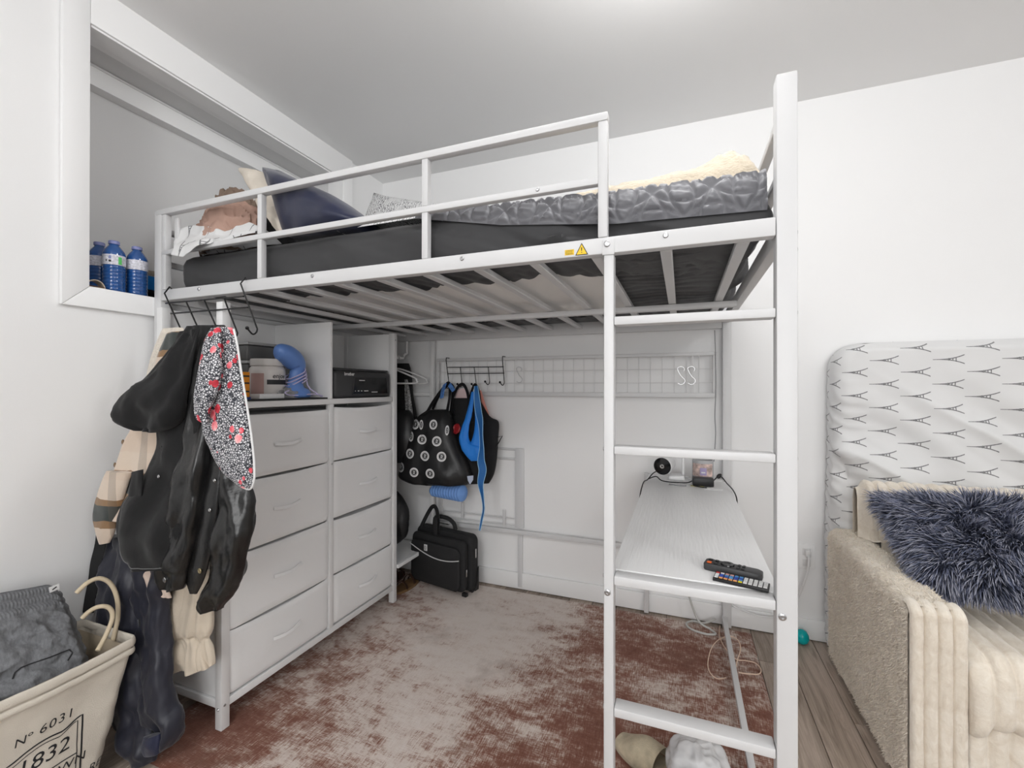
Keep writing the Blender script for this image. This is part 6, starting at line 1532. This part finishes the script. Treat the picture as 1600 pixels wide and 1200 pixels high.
# stencil print on the long front side
bv = surf(bside_o)
def onb(y, z, off=.0009): return project(bv, (-1.45, y, z), (-1,0,0), off)
def tx(s, y, z, size, **k): return text_mb(s, size, lambda a, b: onb(y+a, z+b), **k)
tx('6031', .668, .255, .033, shear=.12, track=1.15).build('lettering', M['print_ink'], bk_)
tx('N\u00ba', .603, .252, .030, shear=.12).build('lettering', M['print_ink'], bk_)
tx('1832', .645, .168, .054, shear=.12).build('lettering', M['print_ink'], bk_)
tx('TOWN', .680, .112, .034, shear=.05).build('lettering', M['print_ink'], bk_)
tx('RE', .757, .062, .030, shear=.25).build('lettering', M['print_ink'], bk_)
tx('US', .690, .062, .040, shear=.05).build('lettering', M['print_ink'], bk_)
def border(off, wd):
    def arch(t): y = .724-off - t*(.724-off-.575-off*.4); return (y, .243 - off - .016*smooth(0,.30,t) + .004*math.sin(PI*min(1,max(0,(t-.30)/.40))) - .014*smooth(.68,1.0,t))
    top = [arch(k/30) for k in range(31)]
    pts = [(.724-off, .03)] + [(.724-off, .03 + (top[0][1]-.03)*k/12) for k in range(1,12)] + top + [(top[-1][0], top[-1][1] - (top[-1][1]-.03)*k/12) for k in range(1,13)]
    mb = MB(); P = [onb(y, z, .0010) for y, z in pts]; nn = len(P); vs = []
    for i in range(nn):
        t = (P[min(i+1,nn-1)] - P[max(i-1,0)]).normalized(); a = t.cross(Vector((1,0,0))).normalized(); vs += [P[i]-a*wd/2, P[i]+a*wd/2]
    return mb.add(vs, [(2*i, 2*i+1, 2*i+3, 2*i+2) for i in range(nn-1)])
border(0, .0042).build('print_border', M['print_ink'], bk_)
border(.010, .0022).build('print_border', M['print_ink'], bk_)
mb = MB()
for y0, y1, z in ((.610,.715,.143),):
    P = [onb(y0+(y1-y0)*k/10, z, .001) for k in range(11)]; mb.add([p + Vector((0,0,s*.0016)) for p in P for s in (-1,1)], [(2*i,2*i+1,2*i+3,2*i+2) for i in range(10)])
mb.build('print_line', M['print_ink'], bk_)
# grey sweat trousers stuffed in the basket
M['heather'] = mat('heather_grey_jersey', (.175,.180,.19), .95, bump=.35, scale=500, var=.18, vscale=220, stretch=(1,1,.25))
sw = thing('sweatpants', 'heather grey sweat trousers stuffed into the laundry basket', 'trousers', (-1.68, .64, .3))
def sweat(u, v):
    """front surface: u along y, v from the rim up to the waistband"""
    y = .475 + .305*u
    zt = .585 + .012*math.sin(u*5) - .035*smooth(.80,1.0,u)
    z = .30 + (zt-.30)*v
    x = -1.582 - .145*v**1.3 - .055*smooth(.86,1.0,u)*(1-v*.5)
    y += -.020*smooth(.82,1,u)*v - .012*math.sin(v*PI)*0
    fold = (1-abs(2*fbm((u*2.3+v*2.2, v*3.1, 4), 3)))*.016*smooth(.02,.3,v)*(1-smooth(.80,.86,v))
    fold += .010*fbm((u*5, v*7, 8), 4)*(1-smooth(.84,.88,v))
    if v > .80: # gathered waistband: three ridges
        k = (v-.80)/.20; fold += .006*abs(math.sin(PI*k*3)) + .0016*math.sin(u*260)*abs(math.sin(PI*k*3)) 
    return (x + fold, y, z + fold*.3)
b = MB().grid(sweat, 150, 90); b.grid(lambda u, v: tuple(a + o for a, o in zip(sweat(u, 1-v*.98), (-.012 - .075*math.sin(PI*v*.5), .008*math.sin(u*9)*v, -.02*v))), 80, 14)
swo = b.build('trouser_body', M['heather'], sw, ang=80)
bv2 = surf(swo)
def onsw(p): return project(bv2, Vector(p) + Vector((.12,-.06,.05)), (-1,.35,-.25), .0025, 1.0)
def dens(L, k=10): return [Vector(a).lerp(Vector(b), j/k) for a, b in zip(L, L[1:]) for j in range(k)] + [Vector(L[-1])]
fp_ = [onsw(p) for p in dens([(-1.570, 0.609, 0.391), (-1.580, 0.617, 0.403), (-1.585, 0.629, 0.408), (-1.600, 0.733, 0.397), (-1.600, 0.739, 0.386), (-1.590, 0.725, 0.374)])]
MB().tube(fp_, .0017, 6).build('print_outline', M['print_ink'], sw)
q = onsw((-1.700, 0.741, 0.551))
MB().obox(q + Vector((.004,0,0)), (.002,.022,.016), Matrix.Rotation(.12,3,'X')).build('brand_tag', M['paper'], sw)
MB().obox(q + Vector((.0055,0,0)), (.001,.011,.003), Matrix.Rotation(.5,3,'X')).build('tag_mark', M['print_ink'], sw)
